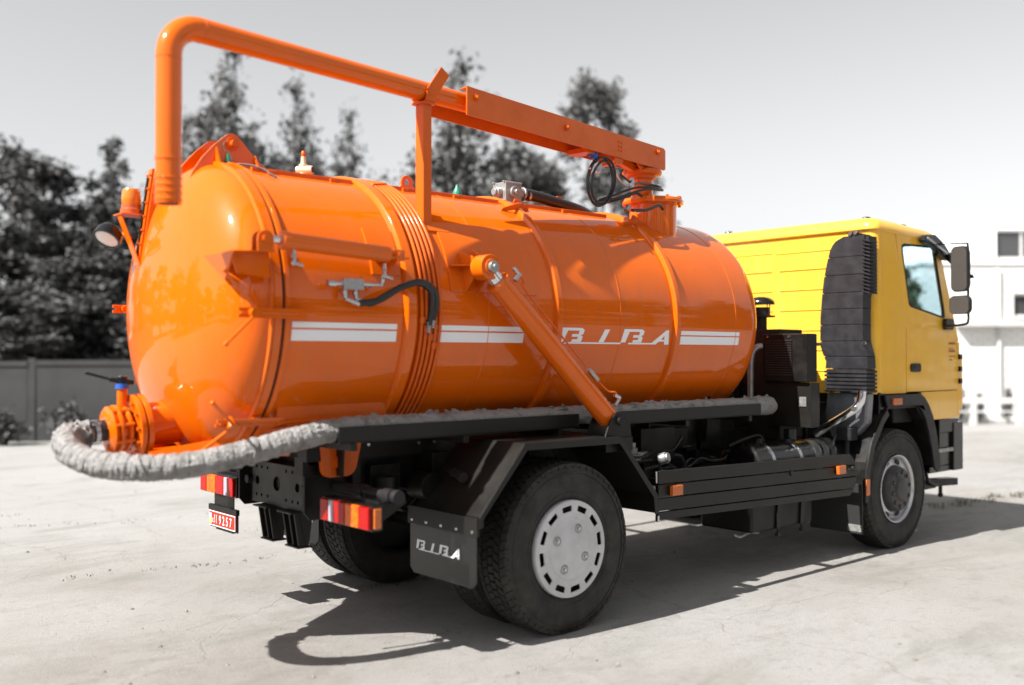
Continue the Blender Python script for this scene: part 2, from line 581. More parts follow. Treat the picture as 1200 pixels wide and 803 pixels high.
def obj_split(name, mb, mats, parent=None, bev=0.0, sharp=38):
    # one object for each separate piece (pieces whose boxes meet stay together)
    par = list(range(len(mb.v)))
    def find(i):
        while par[i] != i:
            par[i] = par[par[i]]
            i = par[i]
        return i
    for f in mb.f:
        for i in f[1:]:
            par[find(i)] = find(f[0])
    comp = {}
    for f in mb.f:
        comp.setdefault(find(f[0]), []).append(f)
    groups = []
    for fs in comp.values():
        ids = {i for f in fs for i in f}
        lo = [min(mb.v[i][k] for i in ids) for k in range(3)]
        hi = [max(mb.v[i][k] for i in ids) for k in range(3)]
        groups.append([lo, hi, fs])
    merged = True
    while merged:
        merged = False
        for i in range(len(groups)):
            for j in range(i + 1, len(groups)):
                A, B = groups[i], groups[j]
                if all(A[0][k] <= B[1][k] + .001 and B[0][k] <= A[1][k] + .001 for k in range(3)):
                    groups[i] = [[min(A[0][k], B[0][k]) for k in range(3)], [max(A[1][k], B[1][k]) for k in range(3)], A[2] + B[2]]
                    del groups[j]
                    merged = True
                    break
            if merged:
                break
    out = []
    for lo, hi, fs in groups:
        ids = sorted({i for f in fs for i in f})
        mp = {i: k for k, i in enumerate(ids)}
        m2 = MB()
        m2.add([mb.v[i] for i in ids], [tuple(mp[i] for i in f) for f in fs])
        out.append(obj(name, m2, mats, parent, bev, sharp))
    return out

def thing_part(name, parent):   # a part that only gathers its own pieces
    o = bpy.data.objects.new(name, None)
    o.empty_display_size = 0.1
    COL.objects.link(o)
    o.parent = parent
    return o

def thing(name, label, cat, loc=(0, 0, 0), rz=0, group=None):
    o = bpy.data.objects.new(name, None)
    o.empty_display_size = 0.3
    COL.objects.link(o)
    o.location = loc
    o.rotation_euler = (0, 0, rz)
    o['label'] = label
    o['category'] = cat
    if group:
        o['group'] = group
    return o

def tag(o, label, cat, group=None):
    o['label'] = label
    o['category'] = cat
    if group:
        o['group'] = group
    return o

def dup(root, loc, rz, sc, label, group=None):
    r = root.copy()
    COL.objects.link(r)
    r.location = loc
    r.rotation_euler = (0, 0, rz)
    r.scale = sc
    r['label'] = label
    if group:
        r['group'] = group
    for ch in list(root.children):
        c = ch.copy()
        COL.objects.link(c)
        c.parent = r
        for g in ch.children:
            d = g.copy()
            COL.objects.link(d)
            d.parent = c
    return r

def arc(c, r, a0, a1, n, f=lambda x, y: (x, y)):
    return [f(c[0] + r * cos(radians(a0 + (a1 - a0) * i / n)), c[1] + r * sin(radians(a0 + (a1 - a0) * i / n))) for i in range(n + 1)]

def rrect(x0, x1, z0, z1, r, n=5):
    return arc((x1 - r, z1 - r), r, 0, 90, n) + arc((x0 + r, z1 - r), r, 90, 180, n) + arc((x0 + r, z0 + r), r, 180, 270, n) + arc((x1 - r, z0 + r), r, 270, 360, n)

def smooth_path(pts, n=8):  # Catmull-Rom through the points
    P = [Vector(p) for p in pts]
    P = [P[0] * 2 - P[1]] + P + [P[-1] * 2 - P[-2]]
    out = []
    for i in range(1, len(P) - 2):
        a, b, c, d = P[i - 1:i + 3]
        for k in range(n):
            t = k / n
            out.append(0.5 * ((2 * b) + (c - a) * t + (2 * a - 5 * b + 4 * c - d) * t * t + (3 * b - a - 3 * c + d) * t ** 3))
    out.append(P[-2])
    return out

# ------------------------------------------------------------------ ground
g = MB()
g.add([(-400, -400, 0), (700, -400, 0), (700, 700, 0), (-400, 700, 0)], [(0, 1, 2, 3)])
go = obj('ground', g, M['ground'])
go['kind'] = 'structure'
go['label'] = 'pale worn concrete yard under the truck'

# ================================================================== THE TRUCK (x forward, y to its left, rear axle at the origin)
R, ZC = 0.863, 2.004
truck = thing('tanker_truck', 'orange vacuum tanker truck with yellow cab parked on pale concrete', 'tanker truck', (0, 0, 0))

# ------------------------------------------------------------------ tank shell and its fittings
t = MB()
XF = 2.46
prof = [(-1.765, 0), (-1.765, R), (-1.2, R), (-.4, R), (.4, R), (1.2, R), (XF - .03, R), (XF, R - .004)]
for i in range(1, 15):
    a = pi / 2 * i / 14
    prof.append((XF + .34 * sin(a), R * cos(a) - .004 * cos(a)))
t.lathe(prof, (0, 0, ZC), (1, 0, 0), 128)
tank = obj('tank', t, M['orange'], truck)

t = MB()
t.lathe([(-1.785, R - .03), (-1.785, R + .022), (-1.758, R + .022), (-1.752, R - .002), (-1.752, R - .03)], (0, 0, ZC), (1, 0, 0), 128, closed=True)
obj('tank_flange', t, M['orange'], tank, bev=.003)
for x, wd in ((-.965, .05), (.24, .036), (1.475, .036)):
    t = MB()
    t.lathe([(x - wd, R - .01), (x - wd, R + .004), (x - wd * .62, R + .03), (x + wd * .62, R + .03), (x + wd, R + .004), (x + wd, R - .01)], (0, 0, ZC), (1, 0, 0), 128, closed=True)
    obj('reinforcing_ring', t, M['orange'], tank, bev=.006)
for k in range(5):
    x = -.893 + .034 * k
    t = MB()
    pts = [(x, -(R + .018) * cos(radians(a)), ZC + (R + .018) * sin(radians(a))) for a in range(-84, 92, 4)]
    t.tube(pts, .0115, 10)
    if k < 4:
        for a, dx in ((66 + 1.0 * k, 0), (-4 - 3.2 * k, 0)):
            c = Vector((x, -(R + .02) * cos(radians(a)), ZC + (R + .02) * sin(radians(a))))
            tg = Vector((0, sin(radians(a)), cos(radians(a))))
            t.cyl(c - tg * .02, c + tg * .02, .02, n=6)
    obj('pipe_line', t, M['orange_matt'], tank)

for x in (2.22, .86, -.36):
    t = MB(); t.lathe([(x - .006, R - .003), (x - .003, R + .0025), (x + .003, R + .0025), (x + .006, R - .003)], (0, 0, ZC), (1, 0, 0), 128, closed=True); obj('weld_seam', t, M['orange'], tank, sharp=80)

# stripes and lettering on the right side (thin vinyl)
def ang(z):
    return math.degrees(math.asin((z - ZC) / R))
def stripe(x0, x1, z0, z1, label=None, slant=0.0):
    t = MB()
    n = 4
    vs = []
    for i in range(n + 1):
        z = z0 + (z1 - z0) * i / n
        for j in range(2):
            x = (x0, x1 + slant * (z - z0))[j]
            for r in (R - .002, R + .0022):
                a = math.asin((z - ZC) / R)
                vs.append((x, -r * cos(a), ZC + r * sin(a)))
    fs = []
    for i in range(n):
        b, c = i * 4, i * 4 + 4
        fs += [(b, b + 2, c + 2, c), (b + 1, c + 1, c + 3, b + 3), (b, c, c + 1, b + 1), (b + 2, b + 3, c + 3, c + 2)]
    fs += [(0, 1, 3, 2), (n * 4, n * 4 + 2, n * 4 + 3, n * 4 + 1)]
    t.add(vs, fs)
    obj('stripe', t, M['white'], tank)
for x0, x1 in ((-1.735, -1.055), (-.79, -.06), (1.535, 2.27)):
    stripe(x0, x1, 1.886, 1.917)
    stripe(x0, x1, 1.815, 1.876)

BB = [(98, 128), (203, 128), (216, 138), (212, 160), (199, 168), (209, 176), (203, 205), (150, 205), (155, 190), (181, 190), (184, 177), (150, 177), (154, 162), (187, 162), (190, 143), (128, 143), (108, 205), (82, 205)]
LETTERS = [(BB, []), ([(330, 133), (357, 133), (328, 205), (300, 205)], []), ([(118, 206.5), (428, 206.5), (424, 215), (114, 215)], []),
           ([(x + 344, y) for x, y in BB], []),
           ([(475, 206.5), (612, 206.5), (698, 130), (713, 130), (719, 215), (691, 215), (690, 197), (656, 197), (636, 215), (470, 215)], [[(668, 186), (689, 186), (687, 163)]])]
def on_tank(r):
    def f(a, b):
        x = .285 + (a - 98) / 619 * 1.115
        z = 1.921 - (b - 128) / 87 * .108
        al = math.asin((z - ZC) / R)
        return (x, -r * cos(al), ZC + r * sin(al))
    return f
for pl, ho in LETTERS:
    t = MB()
    t.prism(pl, on_tank(R - .002), on_tank(R + .0026), ho)
    obj('letter', t, M['white'], tank, sharp=20)

# reinforcing pads, gussets, crest rails
t = MB(); t.patch(-.66, .05, 8, 41, R - .004, R + .010); obj('pad_plate', t, M['orange'], tank, bev=.003)
t = MB(); t.patch(-1.22, -1.02, 13, 33, R - .004, R + .010); obj('pad_plate', t, M['orange'], tank, bev=.003)
t = MB(); t.patch(-.80, -.56, 35, 47, R - .004, R + .012); obj('pad_plate', t, M['orange'], tank, bev=.003)
for x0, x1 in ((-1.70, -1.02), (-.74, .19), (.29, 1.30)):
    t = MB()
    y = -.30
    z = ZC + sqrt(R * R - y * y)
    t.box(x0, x1, y - .012, y + .012, z - .02, z + .022)
    x = x0 + .12
    while x < x1 - .05:
        t.box(x - .025, x + .025, y - .03, y + .03, z - .016, z + .012)
        x += .42
    obj('crest_rail', t, M['orange_matt'], tank, bev=.003)
for x in (.24, 1.475):   # triangular gussets over the rings
    for a in (63, 58):
        t = MB()
        u = Vector((0, -cos(radians(a)), sin(radians(a))))
        s = Vector((0, sin(radians(a)), cos(radians(a)))) * .004
        c = Vector((x, 0, ZC))
        sx = 1 if a == 63 else -1
        p = [c + u * (R + .025), c + u * (R - .01) + Vector((.16 * sx, 0, 0)), c + u * (R + .02) + Vector((.15 * sx, 0, 0)), c + u * (R + .07) + Vector((.03 * sx, 0, 0)), c + u * (R + .07)]
        t.add([q - s for q in p] + [q + s for q in p], [(0, 1, 2, 3, 4), (9, 8, 7, 6, 5)] + [(i, (i + 1) % 5, (i + 1) % 5 + 5, i + 5) for i in range(5)])
        obj_split('gusset', t, M['orange_matt'], tank)

def lug(x, y, s=1.0):
    t = MB()
    z = ZC + sqrt(R * R - y * y) - .01
    t.xz([(x - .085 * s, z)] + arc((x, z + .075 * s), .05 * s, 200, -20, 12) + [(x + .085 * s, z)], y - .008, y + .008, [arc((x, z + .078 * s), .021 * s, 0, 330, 11)])
    obj('lifting_lug', t, M['orange'], tank, bev=.002)
lug(-.385, 0)
lug(1.08, 0, 1.1)
lug(1.55, .45)
lug(-.385, .5)

# safety valve, green breather, grey block valve with a hose
t = MB()
z0 = ZC + R - .01
t.cyl((-1.19, 0, z0), (-1.19, 0, z0 + .03), .035); t.cyl((-1.19, 0, z0 + .03), (-1.19, 0, z0 + .10), .028)
t.cyl((-1.19, 0, z0 + .10), (-1.19, 0, z0 + .15), .018, .014)
t.cyl((-1.22, .03, z0 + .062), (-1.155, -.055, z0 + .062), .027)
sv = obj('safety_valve', t, M['cream'], tank, bev=.003)
t = MB(); t.ball((-1.19, 0, z0 + .166), .016, 10, (1, 1, 1.5)); obj('valve_knob', t, M['orange_matt'], sv)
t = MB(); t.cyl((-1.156, -.054, z0 + .062), (-1.154, -.058, z0 + .062), .019); obj('outlet_bore', t, M['gasket'], sv)
t = MB()
t.cyl((.06, 0, z0), (.06, 0, z0 + .035), .035)
bv = obj('breather_base', t, M['cream'], tank)
t = MB(); t.lathe([(0, 0), (0, .034), (.02, .034), (.045, .022), (.06, .014), (.075, .012), (.08, 0)], (.06, 0, z0 + .035), (0, 0, 1), 18); obj('breather_cap', t, M['green'], bv)
t = MB()
t.box(.46, .62, -.075, .075, z0 + .025, z0 + .175)
t.cyl((.54, -.075, z0 + .10), (.54, -.10, z0 + .10), .045); t.cyl((.54, -.10, z0 + .10), (.54, -.125, z0 + .10), .022, n=6)
t.cyl((.46, 0, z0 + .10), (.42, 0, z0 + .10), .04); t.cyl((.40, 0, z0 + .10), (.44, 0, z0 + .10), .028)
t.box(.45, .63, -.08, .08, z0 + .0, z0 + .024)
for y in (-.06, .06):
    t.box(.446, .634, y - .01, y + .01, z0 + .17, z0 + .182)
t.cyl((.62, 0, z0 + .11), (.68, 0, z0 + .11), .045); t.cyl((.68, 0, z0 + .11), (.70, 0, z0 + .108), .055)
gv = obj('block_valve', t, M['castgrey'], tank, bev=.006)
t = MB(); t.tube(smooth_path([(.69, 0, z0 + .115), (.85, 0, z0 + .105), (1.1, .0, z0 + .075), (1.35, .02, z0 + .045), (1.52, .06, z0 + .005), (1.62, .12, z0 - .05)]), .045, 14); obj('valve_hose', t, M['hose_black'], gv)
t = MB(); t.lathe([(0, .046), (0, .05), (.02, .05), (.02, .046)], (.735, .004, z0 + .107), (1, 0, -.1), 18, closed=True); obj('hose_clip', t, M['steel'], gv)

# supports under the tank, orange sub-frame
t = MB()
for x in (-1.25, .24, 1.475, 2.2):
    t.yz([(-.58, 1.02), (.58, 1.02), (.62, 1.44), (.45, 1.27), (.2, 1.16), (-.2, 1.16), (-.45, 1.27), (-.62, 1.44)], x - .006, x + .006)
for y in (-.46, .46):
    t.box(-1.45, 2.45, y - .05, y + .05, 1.11, 1.21)
obj('tank_cradle', t, M['black'], truck)
for s in (-1, 1):
    t = MB()
    t.xz([(-1.37, 1.25), (-1.07, 1.25), (-1.09, 1.16)] + arc((-1.185, 1.085), .075, -10, -85, 6) + arc((-1.29, 1.07), .06, -95, -175, 6), s * .50 - .018, s * .50 + .018)
    pv = obj('pivot_bracket', t, M['orange_matt'], truck, bev=.004)
    t = MB(); t.cyl((-1.23, s * .51, 1.10), (-1.23, s * .535, 1.10), .042); obj('pivot_pin', t, M['orange_matt'], pv, bev=.003)
# side skirt strips at the tank's lower rear
for s in (-1, 1):
    t = MB()
    t.bar((-1.72, s * .66, 1.40), (-1.0, s * .66, 1.405), .01, .10)
    t.bar((-1.70, s * .655, 1.365), (-.99, s * .64, 1.37), .06, .012)
    obj_split('side_strip', t, M['orange_matt'], truck)

# ------------------------------------------------------------------ rear door
D = .39
t = MB()
pr = [(0, R + .004), (0, R - .04)]
pr = [(-1.803, R + .016), (-1.803, R - .05)]
prof = [(-1.803, 0), (-1.803, R + .016), (-1.846, R + .016), (-1.850, R - .003)]
for i in range(1, 19):
    a = pi / 2 * i / 18
    prof.append((-1.85 - (D - .05) * sin(a), (R - .003) * cos(a)))
t.lathe(prof, (0, 0, ZC), (1, 0, 0), 128)
door = obj('rear_door', t, M['orange'], truck)
t = MB(); t.lathe([(-1.804, R - .05), (-1.804, R + .006), (-1.784, R + .006), (-1.784, R - .05)], (0, 0, ZC), (1, 0, 0), 96, closed=True); obj('door_seal', t, M['gasket'], truck)
t = MB(); t.lathe([(-1.866, R - .02), (-1.868, R + .004), (-1.862, R + .014), (-1.852, R + .017), (-1.846, R + .01), (-1.846, R - .02)], (0, 0, ZC), (1, 0, 0), 128, closed=True); obj('door_rim', t, M['orange'], door)

def dome_x(y, z):
    r = min(R - .003, sqrt(y * y + (z - ZC) ** 2))
    return -1.85 - (D - .05) * sqrt(max(0, 1 - (r / (R - .003)) ** 2))

# hinge plates along the crest
for y in (-.14, .12):
    t = MB()
    base = []
    for i in range(9):
        x = -1.50 - .52 * i / 8
        if x > -1.85:
            z = ZC + sqrt(R * R - y * y) - .015
        else:
            k = (x + 1.85) / (D - .05)
            rr = (R - .003) * sqrt(max(0, 1 - k * k))
            z = ZC + sqrt(max(0.01, rr * rr - y * y)) - .015
        base.append((x, z))
    top = [(-2.03, 2.70)] + [(-1.985, 2.80), (-1.93, 2.885), (-1.86, 2.965), (-1.80, 3.02)] + arc((-1.745, 2.99), .058, 140, 55, 8) + [(-1.66, 2.985), (-1.59, 2.91), (-1.52, 2.862)]
    t.xz([(-1.47, 2.842)] + base + top, y - .009, y + .009)
    hp = obj('hinge_plate', t, M['orange'], door, bev=.002)
t = MB(); t.cyl((-1.745, -.19, 2.985), (-1.745, .17, 2.985), .022); t.cyl((-1.745, -.157, 2.985), (-1.745, -.149, 2.985), .04); obj_split('hinge_pin', t, M['orange_matt'], door, bev=.002)
for xx, zt in ((-1.845, 2.96), (-1.60, 2.935)):
    t = MB()
    zb = ZC + sqrt(R * R - .04) - .03
    t.yz([(-.149, zt), (-.149, zb), (-.235, zb - .02)], xx - .006, xx + .006)
    t.yz([(.129, zt), (.129, zb), (.23, zb - .02)], xx - .006, xx + .006)
    obj_split('gusset', t, M['orange'], door)
t = MB()
t.tube(smooth_path([(-1.775, -.153, 3.0), (-1.80, -.153, 2.985), (-1.80, -.153, 2.95), (-1.765, -.153, 2.92), (-1.755, -.153, 2.885), (-1.765, -.155, 2.85)]), .004, 6)
obj('safety_hook', t, M['steel'], door)
t = MB(); t.tube(smooth_path([(-1.78, -.16, 2.845), (-1.74, -.20, 2.86), (-1.66, -.30, 2.84), (-1.60, -.42, 2.77)]), .006, 6); obj('thin_pipe', t, M['hose_black'], door)
t = MB(); t.cyl((-1.775, -.16, 2.84), (-1.775, -.16, 2.885), .018, n=6); t.cyl((-1.775, -.16, 2.885), (-1.775, -.16, 2.92), .011, n=6); obj('hydraulic_fitting', t, M['green'], door)

# swing clamps round the rim
def clamp(phi, flip=1):
    """built with its radius along local x, truck axis along y, tangent along z"""
    def P(ax, rad, tg):
        a = radians(phi)
        u = Vector((0, -cos(a), sin(a)))
        s = Vector((0, sin(a), cos(a)))
        return Vector((ax, 0, ZC)) + u * (R + rad) + s * tg
    t = MB()
    t.bar(P(-2.07, .045, .017), P(-1.68, .05, .017), .012, .02)
    t.bar(P(-2.07, .045, -.017), P(-1.68, .05, -.017), .012, .02)
    t.obox(P(-1.71, .02, 0), P(1, 0, 0) - P(0, 0, 0), (P(0, .03, 0) - P(0, 0, 0)), (P(0, 0, .02) - P(0, 0, 0))) if False else None
    t.bar(P(-1.70, -.01, 0), P(-1.70, .06, 0), .03, .04)
    t.bar(P(-1.85, .0, 0), P(-1.85, .055, 0), .025, .03)
    c = obj('door_clamp', t, M['orange'], door, bev=.002)
    t = MB(); t.cyl(P(-1.99, .02, 0), P(-1.99, .085, 0), .027, n=14); t.cyl(P(-2.05, .048, 0), P(-1.62, .052, 0), .008, n=8); obj('clamp_nut', t, M['orange'], c, bev=.002)
    if not -90 < phi < 90:
        t = MB(); t.cyl(P(-1.99, .02, 0), P(-1.99, .11, 0), .008, n=8); t.ball(P(-1.99, .11, 0), .013, 10)
        obj('clamp_handle', t, M['orange'], c)
        return
    t = MB()
    far_ = not -90 < phi < 90
    p0, p1 = P(-1.99, .075, .02 * flip), (P(-2.17, .09, .21 * flip) if not far_ else P(-2.07, .075, .20))
    t.cyl(p0, p1, .008, n=8); t.ball(p1, .014, 10)
    p0, p1 = P(-2.0, .075, -.02 * flip), (P(-2.17, .13, -.16 * flip) if not far_ else P(-2.10, .08, -.13))
    t.cyl(p0, p1, .009, n=8); t.ball(p1, .014, 10)
    obj('clamp_handle', t, M['orange'], c)
for phi in (-3, -44, -140, 178):
    clamp(phi)

# lamp and gauge bracket at the left of the door
t = MB()
gb = [(-2.165, 2.27), (-2.085, 2.83), (-2.055, 2.84), (-1.98, 2.72), (-2.05, 2.60), (-2.10, 2.45), (-2.125, 2.30)]
t.xz([(-2.165, 2.27), (-2.085, 2.83), (-1.88, 2.80), (-1.99, 2.62), (-2.07, 2.45), (-2.12, 2.28)], .24, .252)
t.xz([(-2.165, 2.27), (-2.085, 2.83), (-1.86, 2.80), (-1.99, 2.62), (-2.07, 2.45), (-2.12, 2.28)], .16, .172)
gk = obj_split('gauge_bracket', t, M['orange'], door)[0]
t = MB(); t.bar((-2.170, .206, 2.265), (-2.088, .206, 2.845), .06, .016, up=(1, 0, .1)); obj('gauge_frame', t, M['orange'], gk, bev=.002)
t = MB(); t.bar((-2.172, .206, 2.32), (-2.108, .206, 2.79), .014, .016, up=(1, 0, .1)); obj('sight_glass', t, M['gasket'], gk)
t = MB()
for i in range(7):
    f = (i + .5) / 7
    for dy in (-.022, .022):
        c = Vector((-2.170 + .082 * f, .206 + dy, 2.265 + .58 * f))
        t.cyl(c, c + Vector((-.018, 0, .002)), .007, n=6)
obj_split('gauge_bolt', t, M['orange_matt'], gk)
t = MB()
t.bar((-2.165, .19, 2.25), (-2.255, .27, 2.565), .06, .008, up=(1, 0, .2))
t.box(-2.265, -2.115, .20, .34, 2.562, 2.570)
bk = obj('lamp_bracket', t, M['orange'], door, bev=.002)
bc = Vector((-2.185, .27, 2.57))
t = MB(); t.lathe([(0, 0), (0, .062), (.03, .062), (.035, .056), (.06, .056), (.06, 0)], bc, (0, 0, 1), 24)
be = obj('beacon_base', t, mat('amber_base', (.45, .09, .02), .35, coat=.4), truck)
t = MB(); t.lathe([(0, .052), (.015, .055), (.075, .052), (.092, .044), (.098, 0)], bc + Vector((0, 0, .06)), (0, 0, 1), 24); obj('beacon_lens', t, M['amber'], be)
t = MB(); t.cyl(bc + Vector((0, 0, .06)), bc + Vector((0, 0, .13)), .018); obj('beacon_core', t, M['whitelens'], be)
ld = Vector((-.52, -.28, -.80)).normalized()
lc = Vector((-2.30, .34, 2.43))
t = MB(); t.lathe([(-.09, 0), (-.088, .03), (-.07, .06), (-.04, .078), (0, .083), (.012, .084), (.012, .07)], lc, ld, 28)
wl = obj('work_lamp', t, M['gloss'], truck)
t = MB(); t.lathe([(0.005, .074), (.012, .06), (.018, .03), (.02, 0)], lc, ld, 24); obj('lamp_lens', t, M['lampglass'], wl)
t = MB(); t.cyl(lc - ld * .07, (-2.20, .24, 2.43), .011); obj('lamp_stem', t, M['orange'], wl)
t = MB(); t.tube(smooth_path([(-2.19, .24, 2.43), (-2.14, .23, 2.45), (-2.11, .22, 2.50), (-2.10, .215, 2.55)]), .008, 8); obj('lamp_cable', t, M['hose_black'], wl)

# ------------------------------------------------------------------ rear outlet: stub, flanges, valve, lever
VD = Vector((-1, 0, -.085)).normalized()
V0 = Vector((-2.02, 0, 1.352))
def vp(s): return V0 + VD * s
t = MB(); t.lathe([(-.1, .125), (.25, .125)], V0, VD, 32); st = obj('outlet_stub', t, M['orange'], truck)
t = MB(); t.lathe([(.195, .10), (.195, .185), (.225, .185), (.225, .10)], V0, VD, 40, closed=True); obj('flange', t, M['orange'], st, bev=.003)
t = MB(); t.lathe([(.235, .10), (.235, .185), (.265, .185), (.265, .10)], V0, VD, 40, closed=True); obj('flange', t, M['orange'], st, bev=.003)
u, v, _ = frame_from(VD)
t = MB()
for i in range(12):
    a = 2 * pi * i / 12
    c = V0 + (u * cos(a) + v * sin(a)) * .155
    t.cyl(c + VD * .185, c + VD * .283, .012, n=6)
obj_split('flange_bolt', t, M['orange_matt'], st)
t = MB()
t.lathe([(.265, .09), (.28, .10), (.29, .125), (.305, .125), (.315, .10), (.335, .10), (.34, .135), (.355, .135), (.358, .11), (.365, .12), (.385, .13), (.40, .11), (.405, .08), (.405, 0)], V0, VD, 32)
for i in range(8):
    a = 2 * pi * (i + .3) / 8
    c = V0 + (u * cos(a) + v * sin(a)) * .122
    t.cyl(c + VD * .28, c + VD * .385, .011, n=6)
vv = obj('valve_body', t, M['orange'], truck, bev=.002)
t = MB(); t.cyl(vp(.31) + Vector((0, 0, .10)), vp(.31) + Vector((0, 0, .225)), .028); obj('valve_neck', t, M['orange'], vv)
t = MB(); t.cyl(vp(.31) + Vector((0, 0, .222)), vp(.31) + Vector((0, 0, .25)), .038); obj('valve_collar', t, M['blue'], vv)
t = MB()
h0 = vp(.31) + Vector((0, 0, .262))
t.bar(h0 + Vector((.06, -.03, -.006)), h0 + Vector((-.06, .03, .012)), .05, .028)
t.bar(h0 + Vector((-.05, .03, .012)), h0 + Vector((-.17, .10, .05)), .035, .018)
t.cyl(h0 + Vector((0, 0, -.015)), h0 + Vector((0, 0, .03)), .03)
obj('valve_lever', t, M['gloss'], vv, bev=.006)
t = MB(); t.bar(vp(.39) + Vector((0, -.02, -.08)), vp(.39) + Vector((0, -.02, -.175)), .035, .03); obj('coupling_handle', t, M['orange'], vv, bev=.003)
# drip tray below the door
t = MB()
tz = lambda x: 1.185 + (x + 2.25) * .03
t.xy([(-2.24, -.16), (-1.62, -.56), (-1.62, .56), (-2.24, .16)], 1.172, 1.178)
for s in (-1, 1):
    a, b = Vector((-2.24, s * .16, 0)), Vector((-1.60, s * .575, 0))
    vs = [a + Vector((0, 0, 1.165)), b + Vector((0, 0, 1.165)), b + Vector((0, 0, 1.335)), a + Vector((0, 0, 1.20))]
    n_ = Vector((0, s * .006, 0))
    t.add([q - n_ for q in vs] + [q + n_ for q in vs], [(0, 1, 2, 3), (7, 6, 5, 4), (0, 4, 5, 1), (1, 5, 6, 2), (2, 6, 7, 3), (3, 7, 4, 0)])
obj('drip_tray', t, M['orange'], truck)

# ------------------------------------------------------------------ door ram (small hydraulic cylinder)
def shelf(mb, pts, th, up):
    up = Vector(up).normalized() * th / 2
    k = len(pts)
    pts = [Vector(p) for p in pts]
    mb.add([p - up for p in pts] + [p + up for p in pts], [tuple(range(k)), tuple(range(2 * k - 1, k - 1, -1))] + [(i, (i + 1) % k, (i + 1) % k + k, i + k) for i in range(k)])
t = MB()
shelf(t, [(-2.13, -.97, 2.262), (-1.90, -.985, 2.275), (-1.875, -.80, 2.275), (-2.10, -.62, 2.262)], .010, (0, 0, 1))
t.xz([(-2.125, 2.262), (-1.90, 2.268), (-1.90, 2.14), (-2.08, 2.155)], -.92, -.911)
t.add([(-2.13, -.975, 2.262), (-2.08, -.77, 2.13), (-2.13, -.62, 2.262), (-2.118, -.975, 2.262), (-2.068, -.77, 2.13), (-2.118, -.62, 2.262)], [(0, 1, 2), (5, 4, 3), (0, 3, 4, 1), (1, 4, 5, 2), (2, 5, 3, 0)])
t.xz([(-2.0, 2.27), (-1.91, 2.27)] + arc((-1.955, 2.335), .046, 0, 180, 10), -.985, -.972)
t.xz([(-2.0, 2.27), (-1.91, 2.27)] + arc((-1.955, 2.335), .046, 0, 180, 10), -.925, -.912)
rb = obj('ram_bracket', t, M['orange'], door, bev=.002)
t = MB(); t.cyl((-1.955, -1.0, 2.335), (-1.955, -.90, 2.335), .02); obj('ram_pin', t, M['orange_matt'], rb)
ra, rd = Vector((-1.84, -.949, 2.338)), Vector((-1.13, -.949, 2.305))
rdv = (rd - ra).normalized()
t = MB(); t.cyl(ra, rd - rdv * .05, .046, n=28); t.cyl(ra - rdv * .012, ra + rdv * .03, .05, n=28); t.cyl(rd - rdv * .06, rd + rdv * .012, .03); t.cyl(rd + Vector((0, .035, 0)), rd + Vector((0, -.035, 0)), .03)
dr = obj('door_ram', t, M['orange'], truck, bev=.003)
t = MB(); t.cyl((-1.945, -.949, 2.341), ra, .021); obj('ram_rod', t, M['silver'], dr)
t = MB()
shelf(t, [(-1.19, -.99, 2.29), (-1.06, -.99, 2.29), (-1.05, -.80, 2.29), (-1.20, -.80, 2.29)], .01, (0, 0, 1))
t.yz([(-.985, 2.285), (-.80, 2.285), (-.83, 2.20)], -1.13, -1.12)
t.box(-1.155, -1.10, -1.0, -.985, 2.27, 2.335); t.box(-1.155, -1.10, -.915, -.90, 2.27, 2.335)
t.cyl((-1.13, -1.01, 2.305), (-1.13, -.89, 2.305), .018)
obj('ram_anchor', t, M['orange'], tank, bev=.002)
t = MB()
for x, z in ((-1.78, 2.295), (-1.21, 2.255)):
    t.cyl((x, -.955, z), (x, -.955, z - .075), .011, n=8); t.cyl((x, -.955, z - .03), (x, -.955, z - .05), .016, n=6); t.cyl((x, -.955, z - .07), (x + .05, -.965, z - .085), .011, n=8); t.ball((x, -.955, z - .075), .014, 8)
t.box(-1.46, -1.33, -.935, -.885, 2.10, 2.16)
t.cyl((-1.52, -.91, 2.13), (-1.21, -.93, 2.135), .012, n=8); t.cyl((-1.55, -.91, 2.13), (-1.50, -.91, 2.13), .02, n=8); t.cyl((-1.31, -.91, 2.13), (-1.27, -.91, 2.13), .018, n=6)
t.cyl((-1.21, -.93, 2.13), (-1.21, -.95, 2.19), .012, n=8); t.cyl((-1.21, -.94, 2.15), (-1.21, -.946, 2.17), .017, n=6)
for x in (-1.44, -1.37):
    t.cyl((x, -.91, 2.10), (x, -.915, 2.05), .013, n=8); t.cyl((x, -.91, 2.09), (x, -.912, 2.07), .018, n=6)
    t.cyl((x, -.915, 2.05), (x + .08, -.935, 2.02), .013, n=8)
obj_split('lock_valve', t, M['steel'], dr, bev=.001)
for k in range(2):
    t = MB()
    o_ = .03 * k
    pts = smooth_path([(-1.36 + .05 * (1 - k), -.93, 2.025 - .0 * k), (-1.27 + o_, -.95, 2.035 + o_ * .4), (-1.12 + o_, -.965, 2.115 + o_ * .5), (-.98 + o_, -.965, 2.155 + o_ * .2), (-.875 + o_, -.945, 2.11), (-.845 + o_, -.915, 2.02), (-.85 + o_, -.90, 1.94 + o_), (-.855 + o_, -.896, 1.915 + o_)])
    t.tube(pts, .019, 12)
    obj('hydraulic_hose', t, M['hose_black'], dr)
    t = MB(); q = Vector(pts[-1]); t.cyl(q + Vector((0, 0, .05)), q + Vector((0, 0, -.05)), .013, n=8); t.cyl(q + Vector((0, 0, .015)), q + Vector((0, 0, -.02)), .019, n=6); obj('hose_end', t, M['steel'], dr)

